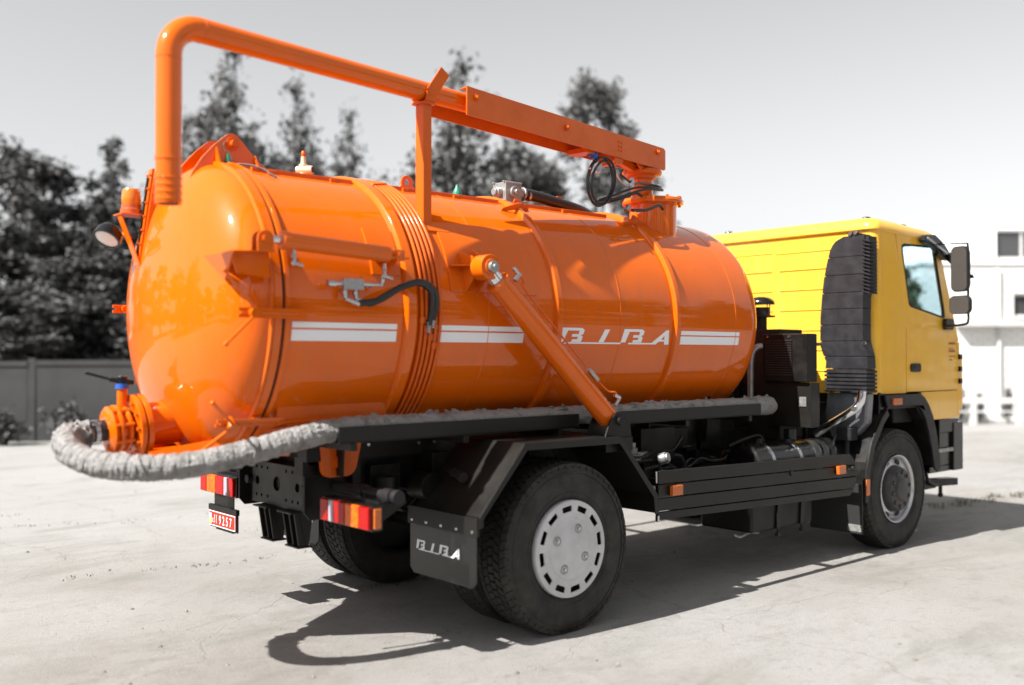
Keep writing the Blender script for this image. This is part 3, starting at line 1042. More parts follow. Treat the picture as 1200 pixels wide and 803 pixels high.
# ------------------------------------------------------------------ tipping ram (large cylinder on the right side, and its twin on the left)
def tipping_ram(s):
    A, B = Vector((-.50, s * 1.0, 2.27)), Vector((.50, s * 1.09, 1.30))
    d = (B - A).normalized()
    t = MB()
    t.cyl(A + d * .125, B - d * .02, .074, n=32)
    t.cyl(A + d * .115, A + d * .15, .080, n=32)
    t.cyl(B - d * .05, B + d * .02, .074, .04, n=32)
    r = obj('tipping_ram', t, M['orange'], truck, bev=.004)
    t = MB(); t.cyl(A + d * .03, A + d * .125, .05, n=24); obj('ram_rod', t, M['silver'], r)
    t = MB(); t.cyl(A + Vector((0, .05 * s, 0)), A - Vector((0, .06 * s, 0)), .078, n=32); t.cyl(A + Vector((0, .06 * s, 0)), A + Vector((0, .05 * s, 0)), .05, n=24); obj('ram_eye', t, M['orange'], r, bev=.005)
    t = MB(); t.cyl(A + Vector((0, .062 * s, 0)), A + Vector((0, .085 * s, 0)), .036, n=20); t.cyl(A + Vector((0, .085 * s, 0)), A + Vector((0, .098 * s, 0)), .018, n=6); obj('ram_nut', t, M['castgrey'], r, bev=.003)
    t = MB()
    n_ = d.cross(Vector((0, 1, 0))).normalized()
    if n_.z < 0:
        n_ = -n_
    oy = Vector((0, s * .055, 0))
    pts = [A + d * .20 + n_ * .075 + oy, A + d * .17 + n_ * .12 + oy, A + d * .24 + n_ * .115 + oy, A + d * .30 + n_ * .085 + oy, B - d * .42 + n_ * .085 + oy]
    t.tube(smooth_path(pts), .006, 8)
    pts = [B - d * .30 + n_ * .085 + oy, B - d * .18 + n_ * .10 + oy, B - d * .12 + n_ * .14 + oy, B - d * .06 + n_ * .10 + oy]
    t.tube(smooth_path(pts), .006, 8)
    obj_split('ram_pipe', t, M['orange_matt'], r)
    t = MB()
    c = A + d * .18 + n_ * .10 + oy
    t.cyl(c - n_ * .03, c + n_ * .03, .014, n=6); t.cyl(c + n_ * .02, c + n_ * .02 - d * .06, .012, n=6)
    t.bar(B - d * .40 + n_ * .085 + oy, B - d * .30 + n_ * .085 + oy, .03, .025)
    c = B - d * .07 + n_ * .07 + oy
    t.cyl(c, c + n_ * .07, .013, n=6); t.cyl(c + n_ * .07, c + n_ * .05 - d * .05, .012, n=6)
    obj_split('ram_fitting', t, M['steel'], r)
    # bracket on the tank
    t = MB()
    y0, y1, yt = s * .935, s * 1.04, s * .80
    shelf(t, [(-.64, yt, 2.285), (-.66, s * .86, 2.285), (-.56, y0, 2.285), (-.50, y0, 2.285), (-.42, yt, 2.285)], .010, (0, 0, 1))
    t.yz([(yt, 2.38), (s * .94, 2.34), (s * .94, 2.20), (s * .84, 2.10)], -.555, -.545)
    t.yz([(yt, 2.40), (s * .94, 2.33), (s * .94, 2.20), (s * .84, 2.08)], -.455, -.445)
    t.cyl((-.50, s * .80, 2.27), (-.50, s * .96, 2.27), .045, n=20)
    obj_split('ram_mount', t, M['orange'], tank, bev=.002)
    t = MB()
    t.xz([(.36, 1.19), (.62, 1.19), (.60, 1.30), (.53, 1.355), (.47, 1.355), (.41, 1.30)], s * 1.165, s * 1.18)
    t.xz([(.36, 1.19), (.62, 1.19), (.60, 1.30), (.53, 1.355), (.47, 1.355), (.41, 1.30)], s * 1.0, s * 1.015)
    t.cyl((.50, s * .98, 1.30), (.50, s * 1.20, 1.30), .028)
    t.box(.36, .62, min(s * .42, s * 1.19), max(s * .42, s * 1.19), 1.10, 1.19)
    obj('ram_foot', t, M['black'], truck, bev=.003)
tipping_ram(-1)
tipping_ram(1)

# ------------------------------------------------------------------ hatch neck, column and boom
NC = Vector((1.84, -.32, 0))
t = MB()
t.lathe([(2.60, .192), (2.955, .192), (2.957, .245), (2.968, .250), (2.985, .250), (2.987, .242), (3.003, .238), (3.006, .05), (3.006, 0)], NC, (0, 0, 1), 56)
neck = obj('hatch_neck', t, M['orange'], truck, bev=.003)
t = MB()
for i in range(10):
    a = 2 * pi * i / 10
    c = NC + Vector((cos(a), sin(a), 0)) * .222
    t.cyl(c + Vector((0, 0, 2.945)), c + Vector((0, 0, 3.018)), .012, n=6)
t.ball(NC + Vector((.17, -.14, 3.02)), .018, 10)
obj_split('hatch_bolt', t, M['orange_matt'], neck)
CC = Vector((1.70, -.325, 0))
t = MB(); t.cyl(CC + Vector((0, 0, 3.0)), CC + Vector((0, 0, 3.20)), .088, n=32)
colm = obj('boom_column', t, M['orange'], truck)
t = MB(); t.lathe([(3.15, .088), (3.15, .115), (3.175, .12), (3.185, .16), (3.205, .165), (3.225, .15), (3.23, .10), (3.27, .10), (3.27, 0)], CC, (0, 0, 1), 12); obj('slew_ring', t, M['orange_matt'], colm, bev=.003)

ba = Vector((-.9918, -.1281, 0))      # along the boom towards the rear
bn = Vector((.1281, -.9918, 0))       # to its right
BO = Vector((1.84, -.32, 0))
def bp(s, n, z): return BO + ba * s + bn * n + Vector((0, 0, z))
boom = obj('boom', MB().tube(
    [bp(1.75, 0, 3.378)] + [bp(s, 0, 3.378) for s in (2.2, 3.0, 3.6, 4.0)] +
    [bp(4.135 + .16 * sin(radians(a)), 0, 3.378 - .16 + .16 * cos(radians(a))) for a in range(0, 91, 10)] +
    [bp(4.295, 0, z) for z in (3.1, 2.9, 2.48)], .0625, 28), M['orange'], truck)
t = MB()
for z in (2.50, 2.535, 2.57, 2.605, 2.70):
    t.lathe([(z - .008, .06), (z - .004, .0665), (z + .004, .0665), (z + .008, .06)], bp(4.295, 0, 0), (0, 0, 1), 28, closed=True)
obj_split('nozzle_ring', t, M['orange'], boom)
t = MB()
t.lathe([(-.004, .061), (-.002, .0645), (.002, .0645), (.004, .061)], bp(4.295, 0, 3.20), (0, 0, 1), 28, closed=True)
t.lathe([(-.004, .061), (-.002, .0645), (.002, .0645), (.004, .061)], bp(4.12, 0, 3.378), ba, 28, closed=True)
obj_split('weld_seam', t, M['orange'], boom)
t = MB(); t.cyl(bp(4.295, 0, 2.478), bp(4.295, 0, 2.49), .05); obj('nozzle_bore', t, M['gasket'], boom)
# side plates (flanged)
for sgn, s1, nm in ((1, 2.30, .105), (-1, 2.44, -.105)):
    t = MB()
    def q(s, z, n): return bp(s, n, z)
    z0, z1, z2, z3 = 3.232, 3.412, 3.268, 3.452
    a, b = nm - .005, nm + .005
    t.prism([(-.02, z0 + .012), (0.0, z0), (s1, z2), (s1, z3), (0.01, z1), (-.02, z1 - .015)], lambda s, z: q(s, z, a), lambda s, z: q(s, z, b))
    # top and bottom flange pointing inwards
    c0, c1 = (nm - .055, nm - .006) if sgn > 0 else (nm + .006, nm + .055)
    for (zf0, zf1) in ((z1 - .004, z3 - .004),):
        t.add([q(0, zf0, c0), q(s1, zf1, c0), q(s1, zf1, c1), q(0, zf0, c1), q(0, zf0 - .008, c0), q(s1, zf1 - .008, c0), q(s1, zf1 - .008, c1), q(0, zf0 - .008, c1)],
              [(0, 1, 2, 3), (7, 6, 5, 4), (0, 4, 5, 1), (1, 5, 6, 2), (2, 6, 7, 3), (3, 7, 4, 0)])
    sp = obj('boom_plate', t, M['orange_matt'], boom, bev=.0015)
    t = MB()
    for s, zz in ((.10, 3.365), (1.28, 3.36), (2.22, 3.39)):
        if sgn > 0:
            t.cyl(bp(s, nm, zz), bp(s, nm + .02, zz), .022, n=6); t.cyl(bp(s, nm + .02, zz), bp(s, nm + .034, zz), .012, n=10)
    for i in range(3):
        for j in range(2):
            if sgn > 0:
                t.cyl(bp(.60 + j * .035, nm, 3.30 + i * .03), bp(.60 + j * .035, nm + .012, 3.30 + i * .03), .008, n=6)
    if sgn > 0:
        obj_split('plate_bolt', t, M['orange_matt'], sp)
t = MB(); t.cyl(bp(1.75, 0, 3.372), bp(-.0, 0, 3.33), .055, n=20)
for s in (.1, 1.28, 2.22):
    t.cyl(bp(s, -.1, 3.365 + .01 * s), bp(s, .1, 3.365 + .01 * s), .02)
obj('boom_core', t, M['orange_matt'], boom)
# boom knuckle on the column
t = MB()
for n_ in (-.07, .07):
    t.prism([(.02, 3.20), (.28, 3.20), (.36, 3.27), (.30, 3.36), (.05, 3.36)], lambda s, z, n_=n_: bp(s, n_ - .006, z), lambda s, z, n_=n_: bp(s, n_ + .006, z))
t.bar(bp(.25, 0, 3.215), bp(.62, 0, 3.29), .05, .06)
t.bar(bp(.60, -.085, 3.25), bp(.60, .085, 3.25), .05, .10)
t.prism([(.56, 3.20), (.68, 3.20), (.66, 3.28), (.58, 3.28)], lambda s, z: bp(s, .09, z), lambda s, z: bp(s, .10, z))
obj_split('boom_knuckle', t, M['orange_matt'], boom, bev=.003)
t = MB(); t.bar(bp(.95, -.10, 3.25), bp(.95, .08, 3.25), .12, .035); obj('hose_bracket', t, M['orange_matt'], boom)
# coiled control cables hanging from the boom
def loop_cable(c, rx, rz, tilt, ph, turns, r):
    t = MB()
    pts = []
    n = int(40 * turns)
    for i in range(n + 1):
        a = 2 * pi * i / 40 + ph
        wob = 1 + .03 * sin(i * .17)
        pts.append(c + ba * (-rx * cos(a) * wob + tilt * sin(a) * rz) + bn * (.012 * sin(i * .11) + .01 * i / 40) + Vector((0, 0, rz * sin(a) * wob)))
    t.tube(pts, r, 8)
    return t
obj('control_cable', loop_cable(bp(.84, .08, 3.03), .155, .185, -.22, 1.4, 2.15, .0095), M['hose_black'], boom)
obj('control_cable', loop_cable(bp(.83, .09, 3.03), .135, .16, -.30, 1.2, 1.1, .0095), M['hose_black'], boom)
t = MB()
t.tube(smooth_path([bp(.83, .07, 2.90), bp(.70, .11, 2.945), bp(.52, .15, 3.015), bp(.36, .17, 3.045), bp(.16, .17, 3.06), bp(.08, .12, 3.085), bp(.14, .08, 3.10), bp(.34, .10, 3.085), bp(.48, .13, 3.06), bp(.60, .10, 3.12)]), .009, 8)
t.tube(smooth_path([bp(.85, .07, 2.89), bp(.68, .13, 2.925), bp(.5, .17, 2.99), bp(.34, .185, 3.03), bp(.14, .18, 3.045), bp(.06, .12, 3.07)]), .009, 8)
t.tube(smooth_path([bp(.95, .10, 2.86), bp(.75, .10, 2.89), bp(.6, .14, 2.94), bp(.5, .17, 2.98), bp(.45, .2, 2.96)]), .011, 8)
t.tube(smooth_path([bp(.62, .22, 2.83), bp(.45, .24, 2.85), bp(.30, .25, 2.90), bp(.22, .24, 2.88)]), .012, 8)
obj_split('control_hose', t, M['hose_black'], boom)
t = MB(); t.bar(bp(.90, .05, 3.22), bp(.90, .05, 3.30), .06, .05); t.cyl(bp(.88, .06, 3.20), bp(.88, .06, 3.25), .028); obj('solenoid', t, M['blue'], boom, bev=.004)
t = MB()
t.bar(bp(.86, .07, 3.10), bp(.86, .07, 3.17), .06, .04); t.cyl(bp(.92, .09, 3.11), bp(.80, .09, 3.14), .012, n=6); t.cyl(bp(.95, .09, 3.08), bp(.98, .09, 3.12), .010, n=6)
t.cyl(bp(.50, .14, 3.02), bp(.50, .14, 3.10), .016, n=6); t.cyl(bp(.60, .18, 2.87), bp(.64, .18, 2.83), .018, n=6); t.cyl(bp(.52, .22, 2.84), bp(.60, .22, 2.83), .014, n=6)
t.tube(smooth_path([bp(.62, .05, 3.18), bp(.60, .08, 3.10), bp(.56, .10, 3.05), bp(.50, .12, 3.03)]), .007, 6)
obj_split('hose_fitting', t, M['steel'], boom)

# post that carries the parked boom
pc = Vector((-.715, -.652, 0))
t = MB()
hw = .036
t.obox(pc + Vector((0, 0, (2.545 + 3.30) / 2)), ba * hw, bn * hw, (0, 0, (3.30 - 2.545) / 2))
post = obj('boom_post', t, M['orange_matt'], truck, bev=.005)
t = MB()
t.obox(pc + Vector((0, 0, 3.298)), ba * .05, bn * .06, (0, 0, .006))
cs = [bp(2.575, 0, 3.355) + (bn * cos(radians(a)) + Vector((0, 0, 1)) * sin(radians(a))) * r for r in (.066, .074) for a in range(190, 375, 15)]
k = len(cs) // 2
vs, fs = [], []
for off in (-.04, .04):
    vs += [p + ba * off for p in cs]
for i in range(k - 1):
    fs += [(i, i + 1, 2 * k + i + 1, 2 * k + i), (k + i, 3 * k + i, 3 * k + i + 1, k + i + 1), (i, k + i, k + i + 1, i + 1), (2 * k + i, 2 * k + i + 1, 3 * k + i + 1, 3 * k + i)]
fs += [(0, 2 * k, 3 * k, k), (k - 1, 2 * k - 1, 4 * k - 1, 3 * k - 1)]
t.add(vs, fs)
t.bar(bp(2.575, .070, 3.36), bp(2.50, .115, 3.50), .085, .008, up=bn)
obj('post_saddle', t, M['orange_matt'], post, bev=.0015)

# ------------------------------------------------------------------ hose trough on each side
for s in (-1, 1):
    for x0, x1 in (((-1.47, .40), (.66, 2.50)) if s < 0 else ((-1.47, 2.50),)):
        t = MB()
        ya, yb = s * .74, s * .90
        y0, y1 = min(ya, yb), max(ya, yb)
        t.box(x0, x1, y0, y1, 1.245, 1.252)
        t.box(x0, x1, s * .90 - .004, s * .90 + .004, 1.2525, 1.338)
        t.box(x0, x1, s * .74 - .004, s * .74 + .004, 1.2525, 1.338)
        x = x0 + .1
        while x < x1:
            t.box(x - .02, x + .02, min(s * .40, s * .90), max(s * .40, s * .90), 1.20, 1.243)
            x += .8
        obj('hose_trough', t, M['guard'], truck, bev=.002)

# ------------------------------------------------------------------ wrapped suction hose (lies in the trough, coupled to the valve)
hp = [(-2.52, 0, 1.295), (-2.585, -.02, 1.298), (-2.65, -.09, 1.290), (-2.69, -.20, 1.268), (-2.695, -.34, 1.228), (-2.63, -.50, 1.190), (-2.48, -.63, 1.168), (-2.25, -.72, 1.172), (-1.95, -.775, 1.222), (-1.70, -.81, 1.278), (-1.47, -.82, 1.315), (-1.2, -.82, 1.325), (-.6, -.82, 1.322), (0, -.82, 1.324), (.8, -.82, 1.322), (1.6, -.82, 1.325), (2.2, -.82, 1.322), (2.55, -.82, 1.315), (2.76, -.80, 1.31)]
path = smooth_path(hp, 44)
def hose_r(i, a, p):
    q = p * 7.5
    base = .0645 if p.x < -1.55 else .062
    if p.x > 2.5:
        base = .075
    f = noise.fractal(q + Vector((2.2 * cos(a), 2.2 * sin(a), a * .0)), 1.0, 2.0, 5)
    wr = noise.noise(Vector((i * .55, 1.6 * cos(a) + i * .06, 1.6 * sin(a))))
    bunch = .014 * max(0, 1 - abs(i - 60) / 60) * noise.noise(Vector((i * .22, 2 * cos(a), 2 * sin(a))))
    saw = ((i * .0125 / .13 + a / (2 * pi)) % 1.0)          # edge of each turn of the wrapping
    fold = abs(noise.noise(Vector((p.x * 16, p.y * 16 + 3 * cos(a), p.z * 16 + 3 * sin(a) + p.x * 9))))
    return base + .006 * f + .004 * wr + bunch + .005 * saw - .007 * (1 - min(1, fold * 5)) * .8
t = MB(); t.tube(path, .08, 30, rf=hose_r)
hose = obj('suction_hose', t, M['wrap'])
tag(hose, 'thick hose wrapped in dirty white canvas looping out behind the orange tank', 'hose')
t = MB()   # bunched cloth end
def end_r(i, a, p):
    return (.072 + .020 * noise.noise(Vector((i * .6, 2.5 * cos(a), 2.5 * sin(a)))) + .025 * noise.noise(Vector((i * .25, 5 * cos(a), 5 * sin(a))))) * (1 if 2 < i < 24 else .93)
pp = smooth_path([(-2.515, 0, 1.295), (-2.555, -.01, 1.297), (-2.60, -.035, 1.296), (-2.645, -.085, 1.29), (-2.675, -.15, 1.275)], 8)
t.tube(pp, .09, 36, rf=end_r)
obj('wrap_end', t, M['wrap'], hose)
t = MB(); t.tube([vp(.40), vp(.45), vp(.52), Vector((-2.60, -.03, 1.298))], .060, 24); obj('bare_hose', t, M['hose_black'], hose)
t = MB()
t.lathe([(.445, .061), (.445, .066), (.468, .066), (.468, .061)], V0, VD, 28, closed=True)
t.box(-2.49, -2.465, -.07, -.055, 1.355, 1.37)
obj('hose_clamp', t, M['steel'], hose)
for i0, sl_ in ((270, .5), (356, -.3)):   # turned straps round the wrapping
    t = MB()
    c = path[i0]
    d = (path[i0 + 4] - path[i0 - 4]).normalized()
    d2 = (d + Vector((0, 0, sl_))).normalized()
    t.lathe([(-.012, .068), (-.010, .076), (.010, .076), (.012, .068)], c, d2, 24, closed=True)
    obj('wrap_strap', t, M['wrap'], hose)
t = MB()
random.seed(3)
for i in range(46):   # torn tufts of the wrapping above the trough
    x = random.uniform(-1.4, 2.7)
    a = random.uniform(.5, 2.4)
    c = Vector((x, -.82 - .062 * cos(a), 1.323 + .062 * sin(a)))
    L = random.uniform(.006, .026)
    e = c + Vector((random.uniform(-.04, .04), -.03 * cos(a), L))
    s_ = Vector((random.uniform(.02, .05), 0, 0))
    t.add([c - s_, c + s_, e + s_ * .3, e - s_ * .2], [(0, 1, 2, 3)])
obj('wrap_tufts', t, M['wrap'], hose)['kind'] = 'stuff'

# ------------------------------------------------------------------ chassis
t = MB()
for s in (-1, 1):
    for z0, z1 in ((.78, .79), (1.07, 1.08)):
        t.box(-1.34, 5.1, min(s * .34, s * .42), max(s * .34, s * .42), z0, z1)
    t.box(-1.34, 5.1, s * .415 - .004, s * .415 + .004, .7905, 1.0695)
    t.box(-1.40, 2.5, s * .41 - .03, s * .41 + .03, 1.082, 1.108)
for x in (-.75, .75, 1.6, 2.4, 3.4, 4.4):
    t.box(x - .05, x + .05, -.41, .41, .84, 1.03)
fr = obj('chassis_frame', t, M['black'], truck, bev=.003)
# rear cross member with holes
t = MB()
holes = [arc((0, .93), .045, 0, 340, 16)] + [arc((y, z), .011, 0, 315, 7) for y in (-.27, -.2, -.12, .12, .2, .27) for z in (.84, 1.02)] + [arc((y, .93), .028, 0, 330, 11) for y in (-.26, .26)]
t.yz([(-.33, .79), (.33, .79), (.33, 1.055), (-.33, 1.055)], -1.372, -1.362, holes)
t.box(-1.36, -1.26, -.33, .33, 1.045, 1.055); t.box(-1.36, -1.26, -.33, .33, .79, .80)
obj('cross_member', t, M['guard'], truck, bev=.002)
for s in (-1, 1):
    t = MB()
    t.xz([(-1.42, 1.09), (-1.42, .80), (-1.38, .755), (-1.0, .755), (-1.0, 1.09)], s * .425 - .008, s * .425 + .008)
    t.box(-1.435, -1.33, min(s * .34, s * .44), max(s * .34, s * .44), 1.02, 1.13)
    t.cyl((-1.40, s * .36, .93), (-1.36, s * .36, .93), .028)
    obj('frame_end_plate', t, M['black'], truck, bev=.003)
t = MB(); t.box(-1.352, -1.342, -.30, .30, .81, 1.04); obj('cross_member_back', t, M['dark'], truck)
# hanging channel brackets below the cross member
for y in (.12, -.20):
    t = MB()
    def hx(z): return -1.40 + (.78 - z) * .16
    for dy in (-.075, -.01, .065):
        t.add([(hx(z) + dx, y + dy + w, z) for z in (.775, .575) for dx in (0, .13 - (.78 - z) * .3) for w in (0, .012)],
              [(0, 1, 3, 2), (4, 6, 7, 5), (0, 4, 5, 1), (2, 3, 7, 6), (0, 2, 6, 4), (1, 5, 7, 3)])
    t.bar((hx(.77) + .03, y, .77), (hx(.58) + .045, y, .58), .15, .008, up=(1, 0, 0))
    t.box(-1.43, -1.26, y - .09, y + .09, .776, .786)
    t.box(hx(.575) - .01, hx(.575) + .09, y - .08, y + .085, .562, .572)
    obj('chock_bracket', t, M['guard'], truck, bev=.002)

# axles, springs, drive line
t = MB()
t.cyl((0, -.75, .525), (0, .75, .525), .075); t.ball((.0, 0, .525), .23, 20, (1, .8, 1)); t.cyl((0, 0, .53), (.42, 0, .57), .11, .07)
for y in (-.84, .84): t.cyl((0, y - .06, .525), (0, y + .06, .525), .20)
obj('rear_axle', t, M['dark'], truck)
t = MB(); t.cyl((.42, 0, .57), (3.0, 0, .78), .05); obj('drive_shaft', t, M['dark'], truck)
t = MB(); t.cyl((4.141, -.9, .50), (4.141, .9, .50), .055); obj('front_axle', t, M['dark'], truck)
for x0, L in ((0, .78), (4.141, .85)):
    for s in (-1, 1):
        for k in range(6):
            t = MB()
            l = L * (1 - .13 * k)
            pts = [(x0 + l * q / 8, s * .48, .64 + .012 - .018 * k + .11 * (q / 8) ** 2 * (l / L) ** 2) for q in range(-8, 9)]
            t2 = [Vector(p) for p in pts]
            vs = []
            for p in t2:
                vs += [p + Vector((0, -.04, -.007)), p + Vector((0, .04, -.007)), p + Vector((0, .04, .007)), p + Vector((0, -.04, .007))]
            fs = [(i * 4 + j, i * 4 + (j + 1) % 4, i * 4 + 4 + (j + 1) % 4, i * 4 + 4 + j) for i in range(16) for j in range(4)] + [(0, 1, 2, 3), (67, 66, 65, 64)]
            t.add(vs, fs)
            obj('leaf_spring', t, M['dark'], truck)
# air lines, brackets and boxes between the rails and the wheels (all dark)
random.seed(11)
t = MB()
for i in range(16):
    y = -random.uniform(.43, .62)
    z = random.uniform(.80, 1.05)
    x0 = random.uniform(-1.2, .2); x1 = x0 + random.uniform(.5, 1.4)
    pts = [(x0 + (x1 - x0) * k / 6, y + random.uniform(-.03, .03), z + random.uniform(-.05, .05) - .08 * sin(pi * k / 6)) for k in range(7)]
    t.tube(smooth_path(pts, 4), random.choice((.008, .011, .016)), 6)
for i in range(14):
    y = -random.uniform(.43, .75)
    z = random.uniform(.75, 1.08)
    x0 = random.uniform(.7, 2.6); x1 = x0 + random.uniform(.4, 1.1)
    pts = [(x0 + (x1 - x0) * k / 6, y + random.uniform(-.05, .05), z + random.uniform(-.05, .05) - .06 * sin(pi * k / 6)) for k in range(7)]
    t.tube(smooth_path(pts, 4), random.choice((.008, .011, .014)), 6)
obj_split('air_line', t, M['hose_black'], truck)
t = MB()
t.box(-1.0, -.78, -.50, -.43, .86, 1.06); t.box(-.62, -.45, -.62, -.43, .98, 1.12); t.box(-.3, .2, -.58, -.44, 1.0, 1.16)
t.box(.75, 1.0, -.72, -.46, .78, .86); t.box(1.35, 1.75, -.62, -.45, .92, 1.17); t.box(1.78, 2.0, -.55, -.44, 1.0, 1.15)
t.cyl((-.95, -.60, .84), (-.95, -.60, 1.0), .07); t.cyl((-.68, -.52, .92), (-.68, -.7, .92), .085)
t.box(.85, 1.32, -.46, -.45, .86, 1.2); t.box(2.05, 2.5, -.50, -.45, .95, 1.2)
for x in (-1.1, -.55, .95, 1.55, 2.2):
    t.box(x - .03, x + .03, -.50, -.42, .74, 1.2)
obj_split('chassis_bracket', t, M['black'], truck, bev=.004)
t = MB()
t.cyl((-1.05, -.47, 1.16), (-1.05, -.50, 1.16), .012, n=6); t.cyl((-.98, -.47, 1.17), (-1.03, -.52, 1.19), .01, n=6)
for x in (-.72, -.60): t.cyl((x, -.60, 1.19), (x, -.615, 1.19), .009, n=8)
t.cyl((1.05, -.80, .935), (1.05, -.80, .955), .012, n=8)
obj_split('bright_bolt', t, M['steel'], truck)
# brake valve and reservoir fitting seen above the side guard
t = MB()
t.lathe([(0, 0), (0, .07), (.05, .065), (.06, .045), (.10, .045), (.105, .03), (.14, .03), (.14, 0)], (1.20, -.66, .94), (0, 0, 1), 16)
t.cyl((1.20, -.66, .99), (1.33, -.70, .99), .02, n=8); t.cyl((1.20, -.66, 1.07), (1.10, -.69, 1.07), .014, n=8)
obj('brake_valve', t, M['castgrey'], truck, bev=.002)
t = MB()
t.cyl((1.14, -.98, .985), (1.16, -1.03, 1.0), .042, n=16); t.cyl((1.16, -1.03, 1.0), (1.165, -1.045, 1.003), .034, n=16)
dg = obj('coupling_head', t, M['castgrey'], truck, bev=.003)
t = MB(); t.cyl((1.10, -.95, .98), (1.0, -.8, .95), .012, n=6); t.cyl((1.12, -1.0, .98), (1.12, -1.0, .92), .01, n=6); obj('coupling_stem', t, M['dark'], dg)

# ------------------------------------------------------------------ wheels
def tyre_mesh():
    t = MB()
    W = .145
    pr = [(-W + .03, .30), (-W + .012, .335), (-W + .0, .40), (-W + .004, .455), (-W + .012, .495), (-W + .018, .507), (-W + .030, .527), (W - .030, .527), (W - .018, .507), (W - .012, .495), (W - .004, .455), (W, .40), (W - .012, .335), (W - .03, .30)]
    t.lathe(pr, (0, 0, 0), (0, 1, 0), 72, closed=True)
    # raised rings on the sidewall
    for s in (-1, 1):
        t.lathe([(s * (W - .016), .345), (s * (W - .006), .348), (s * (W - .006), .354), (s * (W - .012), .358)], (0, 0, 0), (0, 1, 0), 72)
        t.lathe([(s * (W - .010), .470), (s * (W - .001), .472), (s * (W - .003), .478), (s * (W - .012), .482)], (0, 0, 0), (0, 1, 0), 72)
    return t
def tread_mesh():
    t = MB()
    rows = [(-.128, -.085), (-.076, -.030), (-.022, .022), (.030, .076), (.085, .128)]
    N = 64
    for ri, (y0, y1) in enumerate(rows):
        for k in range(N):
            a0 = 2 * pi * (k + (.5 if ri % 2 else 0)) / N
            a1 = a0 + 2 * pi / N * (.90 if ri in (0, 4) else .80)
            sk = .018 * (1 if ri in (0, 3) else -1) if ri != 2 else 0
            vs = []
            for r, sh in ((.522, 0), (.540, .06)):
                for a in (a0 + sh * .02, a1 - sh * .02):
                    for y, k2 in ((y0, -1), (y1, 1)):
                        rr = r - (.010 if (ri == 0 and k2 < 0) or (ri == 4 and k2 > 0) else 0) * (1 if r > .52 else 0)
                        aa = a + sk * k2
                        vs.append((rr * cos(aa), y, rr * sin(aa)))
            t.add(vs, [(0, 1, 3, 2), (4, 6, 7, 5), (0, 4, 5, 1), (2, 3, 7, 6), (0, 2, 6, 4), (1, 5, 7, 3)])
    return t
def lugs_mesh():   # shoulder blocks running down the sidewall
    t = MB()
    for k in range(52):
        a0 = 2 * pi * (k + .12) / 52
        a1 = a0 + 2 * pi / 52 * .30
        for s in (-1, 1):
            vs = []
            for (y, r) in ((s * .1295, .522), (s * .137, .500)):
                for dy in (0, s * .008):
                    for a in (a0, a1):
                        vs.append((r * cos(a), y + dy - s * .008, r * sin(a)))
            t.add(vs, [(0, 1, 3, 2), (4, 6, 7, 5), (0, 4, 5, 1), (2, 3, 7, 6), (0, 2, 6, 4), (1, 5, 7, 3)])
    return t
ME_tyre = tyre_mesh().mesh('tyre', M['rubber'], 45)
ME_tread = tread_mesh().mesh('tread', M['rubber'])
ME_lugs = lugs_mesh().mesh('shoulder_blocks', M['rubber'])
# plain rear rim
t = MB(); t.lathe([(.115, .30), (.125, .308), (.13, .30), (.12, .285), (.02, .27), (.0, .20), (.0, 0)], (0, 0, 0), (0, 1, 0), 48); t.lathe([(-.115, .30), (-.13, .305), (-.12, .285), (-.02, .27)], (0, 0, 0), (0, 1, 0), 48)
ME_rim_plain = t.mesh('rim', M['dark'])
# slotted hubcap (outer side = -y)
t = MB()
sl = []
for k in range(12):
    a = radians(30 * k + 8)
    e, n_ = Vector((cos(a), sin(a))), Vector((-sin(a), cos(a)))
    sl.append([tuple(e * r + n_ * s) for r, s in ((.237, -.040), (.266, -.043), (.270, -.037), (.270, .037), (.266, .043), (.237, .040), (.233, .034), (.233, -.034))])
ring = arc((0, 0), .296, 0, 354, 59)
inner = arc((0, 0), .205, 0, 354, 59)
t.prism(ring, lambda a, b: (a, -.150, b), lambda a, b: (a, -.142, b), sl + [inner])
t.lathe([(.142, .296), (.150, .296), (.148, .301), (.136, .304), (.10, .303)], (0, 0, 0), (0, -1, 0), 60)
t.lathe([(.142, .205), (.150, .205), (.153, .200), (.153, .195), (.147, .188), (.147, .150), (.150, .146), (.150, .02), (.149, 0)], (0, 0, 0), (0, -1, 0), 60)
ME_cap = t.mesh('hubcap', M['hubcap'])
t = MB(); t.lathe([(.148, .030), (.153, .030), (.154, .025), (.150, .021), (.146, .018), (.146, 0)], (0, 0, 0), (0, -1, 0), 20)
ME_capbolt_ring = t.mesh('bolt_cup', M['castgrey'])
t = MB(); t.cyl((0, -.144, 0), (0, -.162, 0), .012, n=6)
ME_capbolt = t.mesh('hubcap_bolt', M['steel'])
t = MB(); t.lathe([(.09, .30), (.105, .29), (.105, 0)], (0, 0, 0), (0, -1, 0), 40)
ME_back = t.mesh('rim_back', M['dark'])
